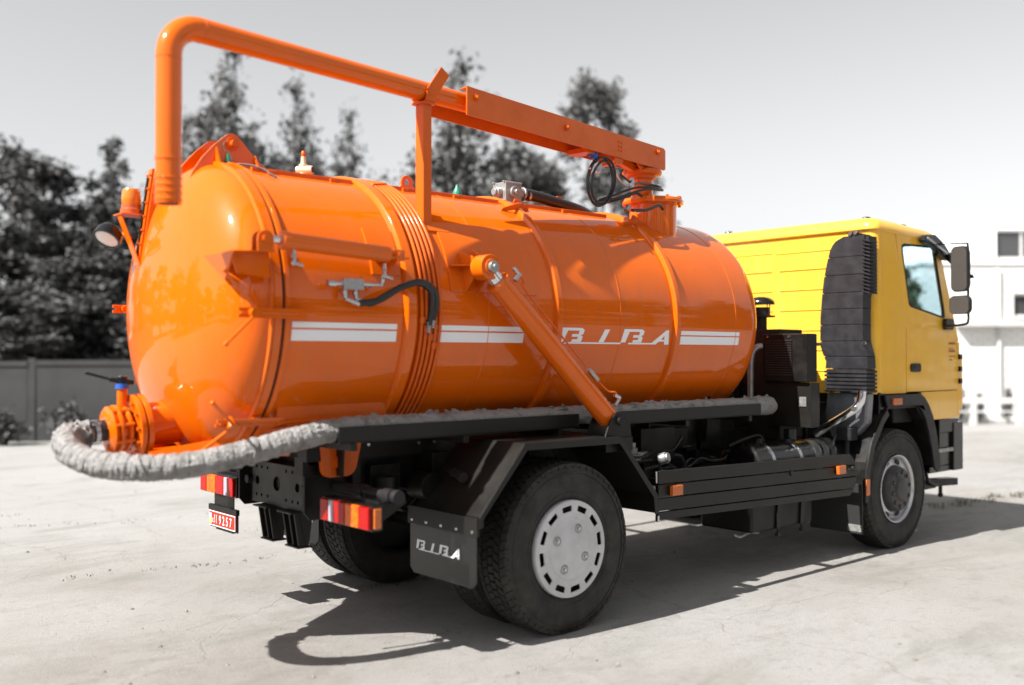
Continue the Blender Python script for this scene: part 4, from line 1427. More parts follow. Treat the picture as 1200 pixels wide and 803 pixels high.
# front rim with protruding hub
t = MB()
t.lathe([(.10, .292), (.122, .302), (.135, .304), (.137, .298), (.128, .288), (.108, .280), (.085, .272), (.073, .255), (.084, .222), (.098, .205), (.098, .17)], (0, 0, 0), (0, -1, 0), 64)
ME_frim = t.mesh('rim', M['rim'])
t = MB()
for k in range(8):
    a = radians(45 * k + 22)
    c = Vector((.247 * cos(a), -.081, .247 * sin(a)))
    u_ = Vector((cos(a), 0, sin(a))); w_ = Vector((-sin(a), 0, cos(a))); n_ = Vector((0, -1, 0))
    pts = [c + u_ * (.021 * cos(q)) + w_ * (.036 * sin(q)) for q in [2 * pi * i / 14 for i in range(14)]]
    t.add([p - n_ * .02 for p in pts] + [p + n_ * .006 + (u_ * .0) for p in pts], [tuple(range(14)), tuple(range(27, 13, -1))] + [(i, (i + 1) % 14, (i + 1) % 14 + 14, i + 14) for i in range(14)])
ME_fhole = t.mesh('rim_holes', M['gasket'])
t = MB()
t.lathe([(.09, .212), (.120, .205), (.150, .196), (.165, .182), (.168, .12), (.175, .105), (.186, .095), (.19, .06), (.19, 0)], (0, 0, 0), (0, -1, 0), 48)
ME_fhub = t.mesh('hub_cover', M['hub'])
t = MB(); t.lathe([(.16, .020), (.178, .021), (.182, .019), (.190, .013), (.193, 0)], (0, 0, 0), (0, -1, 0), 12)
ME_nut = t.mesh('wheel_nut', M['gloss'])

def wheel(x, y, out, kind, label):
    wh = obj('wheel', ME_rim_plain if kind != 'front' else ME_frim, [], truck)
    wh.location = (x, y, .527)
    if out > 0:
        wh.rotation_euler = (0, 0, pi)
    wh['label'] = label
    if kind == 'cap' or kind == 'inner':
        pass
    for nm, me in (('tyre', ME_tyre), ('tread', ME_tread), ('shoulder_blocks', ME_lugs)):
        o = obj(nm, me, [], wh)
        if nm != 'tyre':
            o['kind'] = 'stuff'
    if kind == 'cap':
        for nm, me in (('hubcap', ME_cap), ('rim_back', ME_back)):
            obj(nm, me, [], wh)
        for a in (63, 153, 243, 333):
            for nm, me in (('bolt_cup', ME_capbolt_ring), ('hubcap_bolt', ME_capbolt)):
                obj(nm, me, [], wh).location = (.135 * cos(radians(a)), 0, .135 * sin(radians(a)))
    if kind == 'front':
        obj('rim_holes', ME_fhole, [], wh)
        obj('rim_back', ME_back, [], wh).location = (0, .10, 0)
        hc = obj('hub_cover', ME_fhub, [], wh)
        for k in range(10):
            a = radians(36 * k + 10)
            o = obj('wheel_nut', ME_nut, [], wh)
            o.location = (.155 * cos(a), 0.012, .155 * sin(a))
    return wh
WX = 4.141
wheel(0, -1.083, -1, 'cap', 'rear outer wheel with slotted silver hubcap')
wheel(0, -.745, -1, 'inner', 'inner rear wheel on the near side')
wheel(0, 1.083, 1, 'cap', 'rear outer wheel on the far side')
wheel(0, .745, 1, 'inner', 'inner rear wheel on the far side')
wheel(WX, -1.086, -1, 'front', 'front wheel with bright rim and dark hub')
wheel(WX, 1.086, 1, 'front', 'front wheel on the far side')

# ------------------------------------------------------------------ rear mudguards and flaps
def flap_map(s, x):
    def f(a, b):
        u_ = (a - 98) / 621
        return (x, s * (.60 + .40 * u_) if s < 0 else -(-.60 - .40 * u_) , .607 - (b - 128) / 87 * .058 - 0.0)
    return f
for s in (-1, 1):
    y0, y1 = s * .62, s * 1.235
    pr = [(-.745, .735), (-.745, .80), (-.395, 1.205), (.46, 1.195), (.815, .79), (.83, .66)]
    t = MB()
    for (a, b) in zip(pr[:-1], pr[1:]):
        a, b = Vector((a[0], 0, a[1])), Vector((b[0], 0, b[1]))
        n_ = (b - a).normalized().cross(Vector((0, 1, 0))) * .004
        vs = [p + o_ + Vector((0, yy, 0)) for p in (a, b) for o_ in (-n_, n_) for yy in (y0, y1)]
        t.add(vs, [(0, 1, 3, 2), (4, 6, 7, 5), (0, 4, 5, 1), (2, 3, 7, 6), (0, 2, 6, 4), (1, 5, 7, 3)])
    mg = obj('mudguard', t, M['guard'], truck, bev=.002)
    t = MB()
    rim_in = [(-.715, .745), (-.715, .79), (-.375, 1.165), (.44, 1.157), (.775, .775), (.79, .66)]
    t.xz(pr + rim_in[::-1], s * 1.237 - .004, s * 1.237 + .004)
    obj('mudguard_rim', t, M['guard'], mg, bev=.002)
    t = MB()
    t.xz([(.46, 1.19), (.815, .785), (.83, .66), (.79, .64), (.60, .80), (.36, 1.10)], s * .66 - .004, s * .66 + .004)
    t.cyl((-.55, s * .42, .98), (-.52, s * .80, .985), .018, n=8)
    t.cyl((.55, s * .42, .98), (.5, s * .7, .985), .018, n=8)
    obj_split('mudguard_stay', t, M['black'], mg)
    t = MB()
    t.cyl((-.58, s * .70, 1.03), (-.60, s * .80, 1.015), .018, n=12); t.cyl((-.60, s * .80, 1.015), (-.605, s * .83, 1.012), .03, n=16); t.cyl((-.61, s * .85, 1.01), (-.63, s * .93, .998), .027, n=16); t.cyl((-.628, s * .93, .998), (-.634, s * .955, .995), .033, n=8)
    obj_split('damper_rod', t, M['dark'], mg, bev=.002)
    # mud flap
    yi, yo = s * .56, s * 1.215
    a, b = min(yi, yo), max(yi, yo)
    t = MB()
    t.yz([(a, .735), (a, .42), (a + .04, .385), (b - .04, .385), (b, .42), (b, .735)], -.748, -.741)
    mf = obj('mud_flap', t, M['gloss'], truck, bev=.002)
    t = MB(); t.box(-.757, -.738, a - .015, b + .015, .69, .80); obj('flap_bar', t, M['guard'], mf, bev=.002)
    for k in range(5):
        t = MB(); c = Vector((-.757, a + .03 + (b - a - .06) * k / 4, .715)); t.lathe([(0, .011), (.004, .009), (.006, 0)], c, (-1, 0, 0), 10)
        obj('rivet', t, M['steel'], mf)
    def fm(x):
        return lambda p, q: (x, (-.64 - (p - 98) / 621 * .42) if s < 0 else (1.06 - (p - 98) / 621 * .42), .598 - (q - 128) / 87 * .062)
    for pl, ho in LETTERS:
        t = MB(); t.prism(pl, fm(-.7465), fm(-.7515), ho); obj('letter', t, M['white'], mf, sharp=20)

# ------------------------------------------------------------------ tail lamps and number plate
def tail_lamp(s):
    x = -1.375
    y0, y1 = (s * .56, s * 1.09)
    def Y(f): return y0 + (y1 - y0) * f
    t = MB()
    t.box(x, x + .07, min(y0, y1), max(y0, y1), .775, .915)
    tl = obj('tail_lamp', t, M['gloss'], truck, bev=.006)
    cells = [(.02, .18, 'redlens'), (.19, .285, 'whitelens'), (.295, .52, 'redlens'), (.53, .79, 'orangelens'), (.80, .985, 'redlens')]
    for f0, f1, mm in cells:
        t = MB()
        a, b = sorted((Y(f0), Y(f1)))
        t.box(x - .022, x + .002, a, b, .783, .907)
        obj('lens', t, M[mm], tl, bev=.006)
    t = MB(); a, b = sorted((y1 + s * .001, y1 + s * .016)); t.box(x + .005, x + .05, a, b, .79, .90); obj('side_reflector', t, M['amberdark'], tl, bev=.004)
    t = MB()
    t.xz([(x + .068, .91), (x + .25, .95), (x + .27, .90), (x + .07, .79)], s * .80 - .006, s * .80 + .006)
    t.xz([(x + .068, .91), (x + .25, .95), (x + .27, .90), (x + .07, .79)], s * 1.02 - .006, s * 1.02 + .006)
    t.box(x + .066, x + .074, min(s * .56, s * 1.08), max(s * .56, s * 1.08), .80, .93)
    obj('lamp_bracket', t, M['black'], tl)
    t = MB()
    t.cyl((x + .17, s * .42, .945), (x + .17, s * 1.04, .945), .032, n=20)
    t.cyl((x + .17, s * .70, .945), (x + .17, s * .76, .945), .042, n=20); t.cyl((x + .17, s * .96, .945), (x + .17, s * 1.10, .945), .042, n=20)
    obj('lamp_tube', t, M['plastic'], tl, bev=.003)
    t = MB(); t.tube(smooth_path([(x + .07, s * .58, .82), (x + .12, s * .52, .79), (x + .15, s * .46, .80), (x + .2, s * .42, .84)]), .009, 8)
    obj('lamp_cable', t, M['hose_black'], tl)
    return tl
tail_lamp(-1)
tail_lamp(1)
def text_mesh(s, size, m):
    c = bpy.data.curves.new('txt', 'FONT')
    c.body = s
    c.size = size
    c.extrude = .0008
    c.resolution_u = 3
    o = bpy.data.objects.new('txt', c)
    COL.objects.link(o)
    bpy.context.view_layer.update()
    me = bpy.data.meshes.new_from_object(o.evaluated_get(bpy.context.evaluated_depsgraph_get()))
    bpy.data.objects.remove(o)
    me.materials.clear()
    me.materials.append(m)
    return me
PX = -1.385
t = MB()
t.box(PX + .012, PX + .020, .60, .90, .66, .79)
t.box(PX + .008, PX + .018, .535, .955, .545, .685)
t.box(PX + .006, PX + .030, .60, .86, .535, .565)
t.box(PX - .004, PX + .022, .53, .96, .662, .700)
np_ = obj('number_plate', t, M['black'], truck, bev=.002)
t = MB(); t.box(PX - .002, PX + .0075, .545, .945, .555, .660); obj('plate_face', t, M['platered'], np_, bev=.001)
t = MB()
for (a, b, c, d) in ((.545, .945, .653, .658), (.545, .945, .557, .562), (.545, .549, .5625, .6525)):
    t.box(PX - .004, PX - .0022, a, b, c, d)
obj_split('plate_border', t, M['white'], np_)
t = MB(); t.box(PX - .004, PX - .0022, .908, .942, .610, .640); obj('flag_field', t, mat('pale_violet', (.55, .45, .75), .5), np_)
t = MB(); t.box(PX - .004, PX - .0022, .908, .942, .572, .6085); obj('flag_field', t, mat('pale_yellow', (.85, .78, .15), .5), np_)
def plate_text(s, size, y, z, sx=1.0):
    o = obj('digit', text_mesh(s, size, M['white']), [], np_)
    o.matrix_local = Matrix(((0, 0, -1, PX - .0035), (-sx, 0, 0, y), (0, 1, 0, z), (0, 0, 0, 1)))
for ch, y, z, sz, sx in (('0', .903, .580, .042, .5), ('2', .888, .580, .042, .5), ('1', .872, .577, .086, .55), ('1', .843, .577, .086, .55), ('9', .792, .577, .086, .72), ('2', .738, .577, .086, .72), ('5', .684, .577, .086, .72), ('7', .630, .577, .086, .72)):
    plate_text(ch, sz, y, z, sx)

# ------------------------------------------------------------------ side guards
def planks(s):
    X0, X1 = .855, 3.45
    t = MB()
    for x in (1.1, 2.2, 3.2):
        t.box(x - .03, x + .03, min(s * .45, s * 1.19), max(s * .45, s * 1.19), .80, .85)
        t.box(x - .03, x + .03, s * 1.185 - .012, s * 1.185 + .012, .60, .86)
    root = thing_part('side_guard', truck)
    obj_split('guard_strut', t, M['black'], root, bev=.003)
    cuts = [0.0, .175, .45, .72, 1.0]
    for ca, cb in zip(cuts[:-1], cuts[1:]):
        # the front end of the guard is a half round: each plank ends on that curve
        vs, fs = [], []
        ya, yb = (s * 1.20 - .012, s * 1.20 + .018) if s < 0 else (s * 1.20 - .018, s * 1.20 + .012)
        for i in range(7):
            f = ca + .010 + (cb - ca - .020) * i / 6
            xr = X1 - .17 + .17 * sqrt(max(0, 1 - ((f - .5) / .5) ** 2 * .93))
            for x in (X0, xr):
                zb = .605 - .072 * (x - .86) / 2.6
                zt = .945 - .050 * (x - .86) / 2.6
                for y in (ya, yb):
                    vs.append((x, y, zb + (zt - zb) * f))
        for i in range(6):
            k, m = i * 4, i * 4 + 4
            fs += [(k, k + 2, m + 2, m), (k + 1, m + 1, m + 3, k + 3), (k, m, m + 1, k + 1), (k + 2, k + 3, m + 3, m + 2)]
        fs += [(0, 1, 3, 2), (24, 26, 27, 25)]
        t = MB(); t.add(vs, fs)
        obj('plank', t, M['guard'], root, bev=.005)
    for x, zc_ in ((1.02, .80), (3.16, .775)):
        t = MB(); t.box(x - .055, x + .055, s * 1.236 - .010, s * 1.236 + .014, zc_ - .035, zc_ + .035) if s > 0 else t.box(x - .055, x + .055, s * 1.236 - .014, s * 1.236 + .017, zc_ - .035, zc_ + .035)
        rf_ = obj('side_marker', t, M['amberdark'], root, bev=.004)
    t = MB(); t.cyl((2.46, s * 1.215, .80), (2.46, s * 1.2225, .80), .02, n=14); obj('guard_hole', t, M['gasket'], root)
    t = MB(); t.cyl((3.36, s * 1.218, .77), (3.36, s * 1.235, .77), .02, n=6); t.cyl((3.28, s * 1.23, .77), (3.40, s * 1.23, .768), .010, n=6); obj('guard_latch', t, M['dark'], root)
    t = MB(); t.box(.842, .86, s * 1.205 - .012, s * 1.205 + .012, .60, .64); t.bar((.845, s * 1.20, .94), (.85, s * 1.20, .86), .01, .02); obj_split('guard_end', t, M['steel'], root, bev=.002)
planks(-1)
planks(1)

# tanks, battery box and air bottles behind the guard (near side)
t = MB()
t.xz(rrect(2.28, 3.10, .62, 1.02, .09), -1.12, -.62)
o = None
t = MB()
prof = [(0, 0), (0, .12), (.012, .165), (.03, .18), (.80, .18), (.818, .165), (.83, .12), (.83, 0)]
t.lathe(prof, (2.30, -.86, .84), (1, 0, 0), 40)
ft = obj('air_reservoir', t, M['gloss'], truck)
for x in (2.47, 2.86):
    t = MB(); t.lathe([(0, .181), (0, .187), (.04, .187), (.04, .181)], (x, -.86, .84), (1, 0, 0), 40, closed=True); obj('tank_strap', t, M['steel'], ft)
t = MB(); t.cyl((2.52, -.86, 1.01), (2.52, -.86, 1.05), .035); t.tube(smooth_path([(2.60, -.86, 1.02), (2.55, -.84, 1.07), (2.4, -.82, 1.05), (2.2, -.8, 1.0)]), .015, 8); obj('filler_cap', t, M['black'], ft)
t = MB()
t.lathe([(0, 0), (0, .11), (.02, .13), (.40, .13), (.42, .11), (.42, 0)], (3.26, -.80, .86), (1, 0, 0), 32)
ab = obj('silencer', t, M['castgrey'], truck)
for x in (3.36, 3.48, 3.60):
    t = MB(); t.lathe([(0, .131), (0, .138), (.03, .138), (.03, .131)], (x, -.80, .86), (1, 0, 0), 32, closed=True); obj('silencer_band', t, M['steel'], ab)
t = MB()
t.box(2.16, 3.02, -1.05, -.55, .335, .56); t.box(2.0, 3.2, -.98, -.5, .52, .60)
bx = obj('battery_box', t, M['black'], truck, bev=.02)
t = MB()
for x in (2.52, 2.86):
    t.bar((x, -1.06, .55), (x - .02, -1.06, .34), .05, .012, up=(0, 1, 0)); t.cyl((x - .02, -1.06, .35), (x - .02, -1.06, .28), .012, n=6); t.cyl((x - .02, -1.06, .305), (x - .02, -1.06, .285), .025, n=6)
obj_split('box_strap', t, M['guard'], bx)
t = MB(); t.tube(smooth_path([(2.0, -1.0, .34), (2.08, -1.0, .315), (2.2, -1.0, .335), (2.32, -1.0, .32)]), .009, 6); obj('chain', t, M['castgrey'], bx)

# ------------------------------------------------------------------ equipment between tank and cab
t = MB(); t.box(3.0, 3.14, -1.05, -.60, 1.12, 1.50)
eb = obj('control_cabinet', t, M['guard'], truck, bev=.006)
t = MB(); t.box(2.96, 3.12, -1.04, -.60, 1.505, 1.915)
cb = obj('cooler_box', t, M['black'], truck, bev=.01)
t = MB()
for k in range(15):
    z = 1.56 + .021 * k
    t.box(2.948, 2.962, -.90, -.635, z, z + .008)
obj_split('cooler_fin', t, M['hub'], cb)
t = MB()
for y, z in ((-.66, 1.89), (-.87, 1.89)):
    t.cyl((2.962, y, z), (2.95, y, z), .012, n=8)
obj_split('cooler_bolt', t, M['steel'], cb)
t = MB(); t.box(2.993, 3.002, -1.01, -.945, 1.30, 1.38); obj('cabinet_label', t, M['labelgrey'], eb)
t = MB(); t.cyl((3.02, -.84, 1.10), (3.02, -.84, .98), .055, n=20); obj('filter_bowl', t, M['gloss'], eb)
t = MB()
t.box(3.05, 3.40, -.72, -.30, 1.0, 1.96)
t.box(2.95, 3.45, -.30, .9, .95, 1.55)
t.box(3.2, 3.50, -.62, -.3, .98, 1.45)
t.cyl((3.15, -.46, 1.9), (3.15, -.46, 2.08), .05)
obj('pump_housing', t, M['dark'], truck, bev=.01)
t = MB()
t.lathe([(0, .045), (.04, .045), (.04, .12), (.055, .125), (.06, .075), (.13, .075), (.13, 0)], (3.15, -.46, 2.03), (0, 0, 1), 28)
br = obj('breather_pipe', t, M['plastic'], truck, bev=.002)
t = MB(); t.lathe([(.15, 0), (.15, .118), (.165, .122), (.19, .112), (.215, .08), (.225, .03), (.226, 0)], (3.15, -.46, 2.03), (0, 0, 1), 28); obj('breather_cap', t, M['gloss'], br)
t = MB()
for a in range(0, 360, 90): t.cyl((3.15 + .09 * cos(radians(a)), -.46 + .09 * sin(radians(a)), 2.09), (3.15 + .09 * cos(radians(a)), -.46 + .09 * sin(radians(a)), 2.19), .006, n=6)
obj_split('cap_rod', t, M['steel'], br)
t = MB(); t.tube(smooth_path([(2.93, -.50, 1.22), (2.93, -.50, 1.5), (2.93, -.51, 1.72), (2.95, -.55, 1.80), (2.99, -.60, 1.81), (3.02, -.64, 1.80)]), .026, 12); obj('vent_hose', t, M['castgrey'], truck)

# ------------------------------------------------------------------ CAB
YS = 1.20
t = MB()
# rear shell: side panels behind the doors and the rear wall, rounded corners
RC = .085
prof = [(4.335, -YS)]
prof += [(3.80 + RC + RC * cos(radians(a)), -YS + RC + RC * sin(radians(a))) for a in range(270, 179, -15)]
prof += [(3.80, y) for y in (-.9, -.6, -.3, 0, .3, .6, .9)]
prof += [(3.80 + RC + RC * cos(radians(a)), YS - RC + RC * sin(radians(a))) for a in range(180, 89, -15)]
prof += [(4.335, YS)]
zs = [1.385, 1.6, 2.0, 2.4, 2.78, 2.845]
lean = [.03, .02, .01, .0, -.005, -.004]
vs = []
for off in (0, .03):
    for z, lx in zip(zs, lean):
        for i, (x, y) in enumerate(prof):
            e = Vector((x - 4.6, y, 0))
            q = Vector((x, y, z))
            if x < 4.3:
                q.x += lx
            if off:
                q.y *= .975
                if x < 4.0: q.x += .03
            if i in (0, len(prof) - 1):   # sloping rear edge of the door opening
                q.x = 4.345 if z < 2.0 else 4.345 - (z - 2.0) * .235
            vs.append(q)
n_ = len(prof)
m_ = len(zs)
fs = []
for o_ in (0, 1):
    for j in range(m_ - 1):
        for i in range(n_ - 1):
            a = o_ * n_ * m_ + j * n_ + i
            fs.append((a, a + 1, a + n_ + 1, a + n_))
N2 = n_ * m_
for i in range(n_ - 1):
    fs.append((i, i + 1, N2 + i + 1, N2 + i))
    a = (m_ - 1) * n_ + i
    fs.append((a, a + 1, N2 + a + 1, N2 + a))
for j in range(m_ - 1):
    for i in (0, n_ - 1):
        a = j * n_ + i
        fs.append((a, a + n_, N2 + a + n_, N2 + a))
t.add(vs, fs)
cab = obj('cab', t, M['yellow'], truck)
# roof cap with rounded edges
def sq(x0, x1, y0, y1, r, z):
    return [(a, b, z) for a, b in rrect(x0, x1, y0, y1, r, 6)]
rings = [sq(3.775, 5.02, -1.205, 1.205, .10, 2.842), sq(3.765, 5.00, -1.215, 1.215, .10, 2.852), sq(3.765, 4.985, -1.215, 1.215, .10, 2.885), sq(3.785, 4.96, -1.195, 1.195, .10, 2.925), sq(3.83, 4.92, -1.15, 1.15, .10, 2.955), sq(3.92, 4.84, -1.06, 1.06, .10, 2.972), sq(4.1, 4.7, -.85, .85, .10, 2.98)]
vs = [p for r in rings for p in r]
k = len(rings[0])
# the roof drops a little towards the windscreen
vs = [(x, y, z - .035 * max(0, x - 4.0)) for x, y, z in vs]
fs = [(j * k + i, j * k + (i + 1) % k, (j + 1) * k + (i + 1) % k, (j + 1) * k + i) for j in range(len(rings) - 1) for i in range(k)]
fs += [tuple(range(k))[::-1], tuple((len(rings) - 1) * k + i for i in range(k))]
t = MB(); t.add(vs, fs); obj('roof', t, M['yellow'], cab, bev=.004)
t = MB()
for x, y in ((4.05, .55), (4.68, -1.0), (4.1, -.95)):
    t.lathe([(0, .05), (.02, .05), (.05, .035), (.06, 0)], (x, y, 2.955 - .035 * max(0, x - 4)), (0, 0, 1), 16)
obj_split('roof_marker', t, M['gloss'], cab)
# pressed grooves on the rear wall (raised swages)
t = MB()
for z in (1.59, 1.78, 1.965, 2.155, 2.345, 2.535):
    lx = .03 - (z - 1.385) * .0465 if z < 1.6 else (.02 - (z - 1.6) * .025)
    for y0, y1 in ((-1.10, -.22), (-.14, .70), (.78, 1.10)):
        t.box(3.80 + lx - .009, 3.80 + lx + .01, y0, y1, z - .006, z + .006)
z = 2.70
t.box(3.788, 3.81, -1.10, -.18, z - .006, z + .006); t.box(3.788, 3.81, -.14, .9, z + .006, z + .018)
obj_split('wall_swage', t, M['yellow'], cab, bev=.004)

# doors with windows (right = near side)
def cab_door(s):
    y = s * YS
    yi = y - s * .035
    a, b = (y, yi) if s < 0 else (yi, y)
    out = [(4.363, 1.392), (5.372, 1.392), (5.388, 1.60), (5.360, 1.86), (5.10, 2.46), (4.925, 2.842), (4.172, 2.842), (4.215, 2.60), (4.345, 2.02), (4.363, 1.97)]
    win = [(4.325, 2.735), (4.26, 2.70), (4.27, 2.66), (4.40, 2.20), (4.43, 2.175), (5.06, 2.085), (5.10, 2.10), (5.095, 2.16), (4.91, 2.72), (4.875, 2.75)]
    win = [(4.315, 2.755), (4.275, 2.735), (4.275, 2.69), (4.405, 2.205), (4.435, 2.18), (5.085, 2.088), (5.118, 2.105), (5.108, 2.17), (4.918, 2.745), (4.885, 2.770)]
    t = MB(); t.xz(out, min(a, b), max(a, b), [win])
    d = obj('cab_door', t, M['yellow'], truck, bev=.005)
    cx, cz = 4.70, 2.44
    inn = [(cx + (x - cx) * .955, cz + (z - cz) * .945) for x, z in win]
    t = MB(); t.xz([(cx + (x - cx) * 1.004, cz + (z - cz) * 1.004) for x, z in win], y - s * .004 - .006, y - s * .004 + .006, [inn]); obj('window_seal', t, M['gasket'], d)
    t = MB(); t.xz([(cx + (x - cx) * .965, cz + (z - cz) * .955) for x, z in win], y - s * .014 - .002, y - s * .014 + .002); obj('window_pane', t, M['glass'], d)
    t = MB(); t.xz(rrect(4.40, 4.64, 1.53, 1.69, .02), y + s * .0005 - .002, y + s * .0005 + .002, [rrect(4.42, 4.62, 1.55, 1.67, .02)]); t.xz(rrect(4.42, 4.62, 1.55, 1.67, .02), y - s * .03 - .002, y - s * .03 + .002)
    obj('handle_recess', t, M['yellow'], d)
    t = MB(); t.xz(rrect(4.42, 4.62, 1.575, 1.655, .03), y - .010, y + .010); t.box(4.44, 4.54, y - .02, y + .02, 1.60, 1.64); t.cyl((4.44, y, 1.615), (4.44, y + s * .018, 1.615), .028); obj('handle', t, M['gloss'], d, bev=.006)
    t = MB(); t.xz([(4.36, 2.02), (4.90, 1.98), (5.36, 1.90), (5.36, 1.885), (4.90, 1.965), (4.36, 2.005)], y - .003, y + .003); obj('door_crease', t, M['yellow'], d)
    t = MB()
    for zz, ww in ((1.835, .13), (1.79, .10), (1.76, .13), (1.715, .12), (1.68, .06)):
        t.box(5.20 + .01 * (1.85 - zz), 5.20 + ww, y + s * .0015 - .0012, y + s * .0015 + .0012, zz, zz + (.010 if ww < .13 else .022))
    obj_split('door_print', t, M['redbrown'], d)
    t = MB()
    for zz in (1.45, 1.57, 1.69): t.box(5.385, 5.43, y + s * .01 - .02, y + s * .01 + .02, zz, zz + .05)
    obj_split('door_hinge', t, M['black'], d)
    # lower panel below the door
    t = MB()
    low = [(4.365, 1.384), (4.62, 1.384), (4.74, 1.29), (4.83, 1.17), (4.86, 1.115), (5.36, 1.115), (5.40, 1.16), (5.40, 1.384)]
    t.xz(low, min(a, b), max(a, b)); obj('lower_panel', t, M['yellow'], cab, bev=.005)
cab_door(-1)
cab_door(1)
# front wall, windscreen, pillars
t = MB()
for s in (-1, 1):
    t.bar((5.395, s * 1.175, 1.86), (4.945, s * 1.175, 2.85), .05, .06, up=(1, 0, .4))
    t.box(5.375, 5.425, min(s * 1.205, s * 1.14), max(s * 1.205, s * 1.14), 1.12, 1.86)
t.box(5.39, 5.43, -1.14, 1.14, 1.12, 1.86)
t.box(4.93, 4.99, -1.15, 1.15, 2.80, 2.845)
obj('cab_front', t, M['yellow'], cab, bev=.008)
t = MB(); vs = [(5.385, -1.145, 1.865), (5.385, 1.145, 1.865), (4.96, 1.145, 2.80), (4.96, -1.145, 2.80)]
t.add(vs + [(x + .005, y, z + .002) for x, y, z in vs], [(0, 1, 2, 3), (7, 6, 5, 4), (0, 4, 5, 1), (1, 5, 6, 2), (2, 6, 7, 3), (3, 7, 4, 0)]); obj('windscreen', t, M['glass'], cab)
t = MB(); t.box(3.9, 5.37, -1.15, 1.15, 1.40, 1.46); obj('cab_floor', t, M['dark'], cab)
t = MB(); t.xz([(4.98, 1.5), (5.37, 1.5), (5.36, 1.90), (5.28, 1.97), (5.02, 1.97), (4.96, 1.90)], -1.12, 1.12); obj('dashboard', t, M['plastic'], cab, bev=.02)
t = MB(); pts = [(4.86 + .08 * cos(2 * pi * i / 24), .55 + .22 * sin(2 * pi * i / 24), 2.06 + .17 * cos(2 * pi * i / 24)) for i in range(25)]; t.tube(pts, .016, 8); t.cyl((4.88, .55, 2.06), (5.1, .55, 1.85), .03); obj('steering_wheel', t, M['gloss'], cab)
for y in (-.60, .55):
    t = MB(); t.box(3.95, 4.08, y - .25, y + .25, 1.75, 2.35); t.box(4.0, 4.5, y - .25, y + .25, 1.66, 1.80); t.box(3.96, 4.05, y - .14, y + .14, 2.37, 2.55); obj('seat', t, M['hub'], cab, bev=.03)
t = MB(); t.cyl((5.44, -1.17, 1.15), (5.44, -1.17, 1.72), .012); t.box(5.43, 5.50, -1.20, -.6, 1.20, 1.72); t.box(5.43, 5.50, .6, 1.20, 1.20, 1.72); obj_split('front_flap', t, M['yellow'], cab, bev=.01)

# mirrors (near side) with their arms
def mirror_set(s):
    def P(x, y, z): return Vector((x, s * y, z))
    t = MB()
    t.xz([(4.55, 2.80), (4.62, 2.855), (4.78, 2.87), (4.96, 2.80), (5.10, 2.70), (5.09, 2.64), (4.98, 2.645), (4.80, 2.74), (4.62, 2.775)], s * 1.245 - .035, s * 1.245 + .035)
    ma = obj('mirror_arm', t, M['gloss'], truck, bev=.015)
    t = MB(); t.bar(P(4.60, 1.284, 2.825), P(5.05, 1.284, 2.69), .004, .025, up=(0, 0, 1)); obj('arm_strip', t, M['steel'], ma)
    t = MB()
    t.tube(smooth_path([P(4.93, 1.25, 2.80), P(4.95, 1.36, 2.79), P(4.97, 1.47, 2.785), P(4.975, 1.49, 2.76), P(4.975, 1.49, 2.6), P(4.975, 1.49, 2.2), P(4.975, 1.49, 2.06), P(4.985, 1.46, 2.025), P(5.02, 1.35, 2.015), P(5.05, 1.22, 2.01)], 6), .011, 10)
    t.tube(smooth_path([P(5.05, 1.26, 2.68), P(4.97, 1.40, 2.62), P(4.93, 1.44, 2.60)]), .016, 10)
    t.bar(P(5.06, 1.26, 2.69), P(4.96, 1.42, 2.58), .05, .07)
    t.cyl(P(4.975, 1.49, 2.47), P(4.985, 1.54, 2.47), .018)
    obj('mirror_tube', t, M['gloss'], ma)
    t = MB(); t.xz(rrect(5.06, 5.22, 1.975, 2.085, .03), s * 1.225 - .02, s * 1.225 + .02); obj('arm_foot', t, M['gloss'], ma, bev=.01)
    for (z0, z1, w0) in ((2.325, 2.755, .095), (2.115, 2.29, .115)):
        c = P(4.90, 1.445, (z0 + z1) / 2)
        fx = Vector((.985, s * .17, 0)).normalized()      # facing the driver backwards
        sd = Vector((-.17 * s, .985, 0)).normalized()
        h = (z1 - z0) / 2
        out = rrect(-w0 * .92, w0 * .92, -h, h, min(w0, h) * .55, 6)
        mb = MB()
        k = len(out)
        rings = []
        for dx, sc in ((-.012, .96), (-.002, 1.0), (.03, .98), (.055, .86), (.068, .6)):
            rings.append([c + fx * dx + sd * (a * sc) + Vector((0, 0, b * (sc if sc < .9 else 1 - (1 - sc) * .4))) for a, b in out])
        vs = [p for r in rings for p in r]
        fs = [(j * k + i, j * k + (i + 1) % k, (j + 1) * k + (i + 1) % k, (j + 1) * k + i) for j in range(len(rings) - 1) for i in range(k)] + [tuple(range(k))[::-1], tuple(4 * k + i for i in range(k))]
        mb.add(vs, fs)
        mh = obj('mirror', mb, M['plastic'], truck)
        mb = MB()
        o2 = [(a * .90, b * .94) for a, b in out]
        mb.add([c - fx * .0135 + sd * a + Vector((0, 0, b)) for a, b in o2] + [c - fx * .010 + sd * a + Vector((0, 0, b)) for a, b in o2], [tuple(range(k)), tuple(range(2 * k - 1, k - 1, -1))] + [(i, (i + 1) % k, k + (i + 1) % k, k + i) for i in range(k)])
        obj('mirror_glass', mb, M['mirrorglass'], mh)
mirror_set(-1)
mirror_set(1)

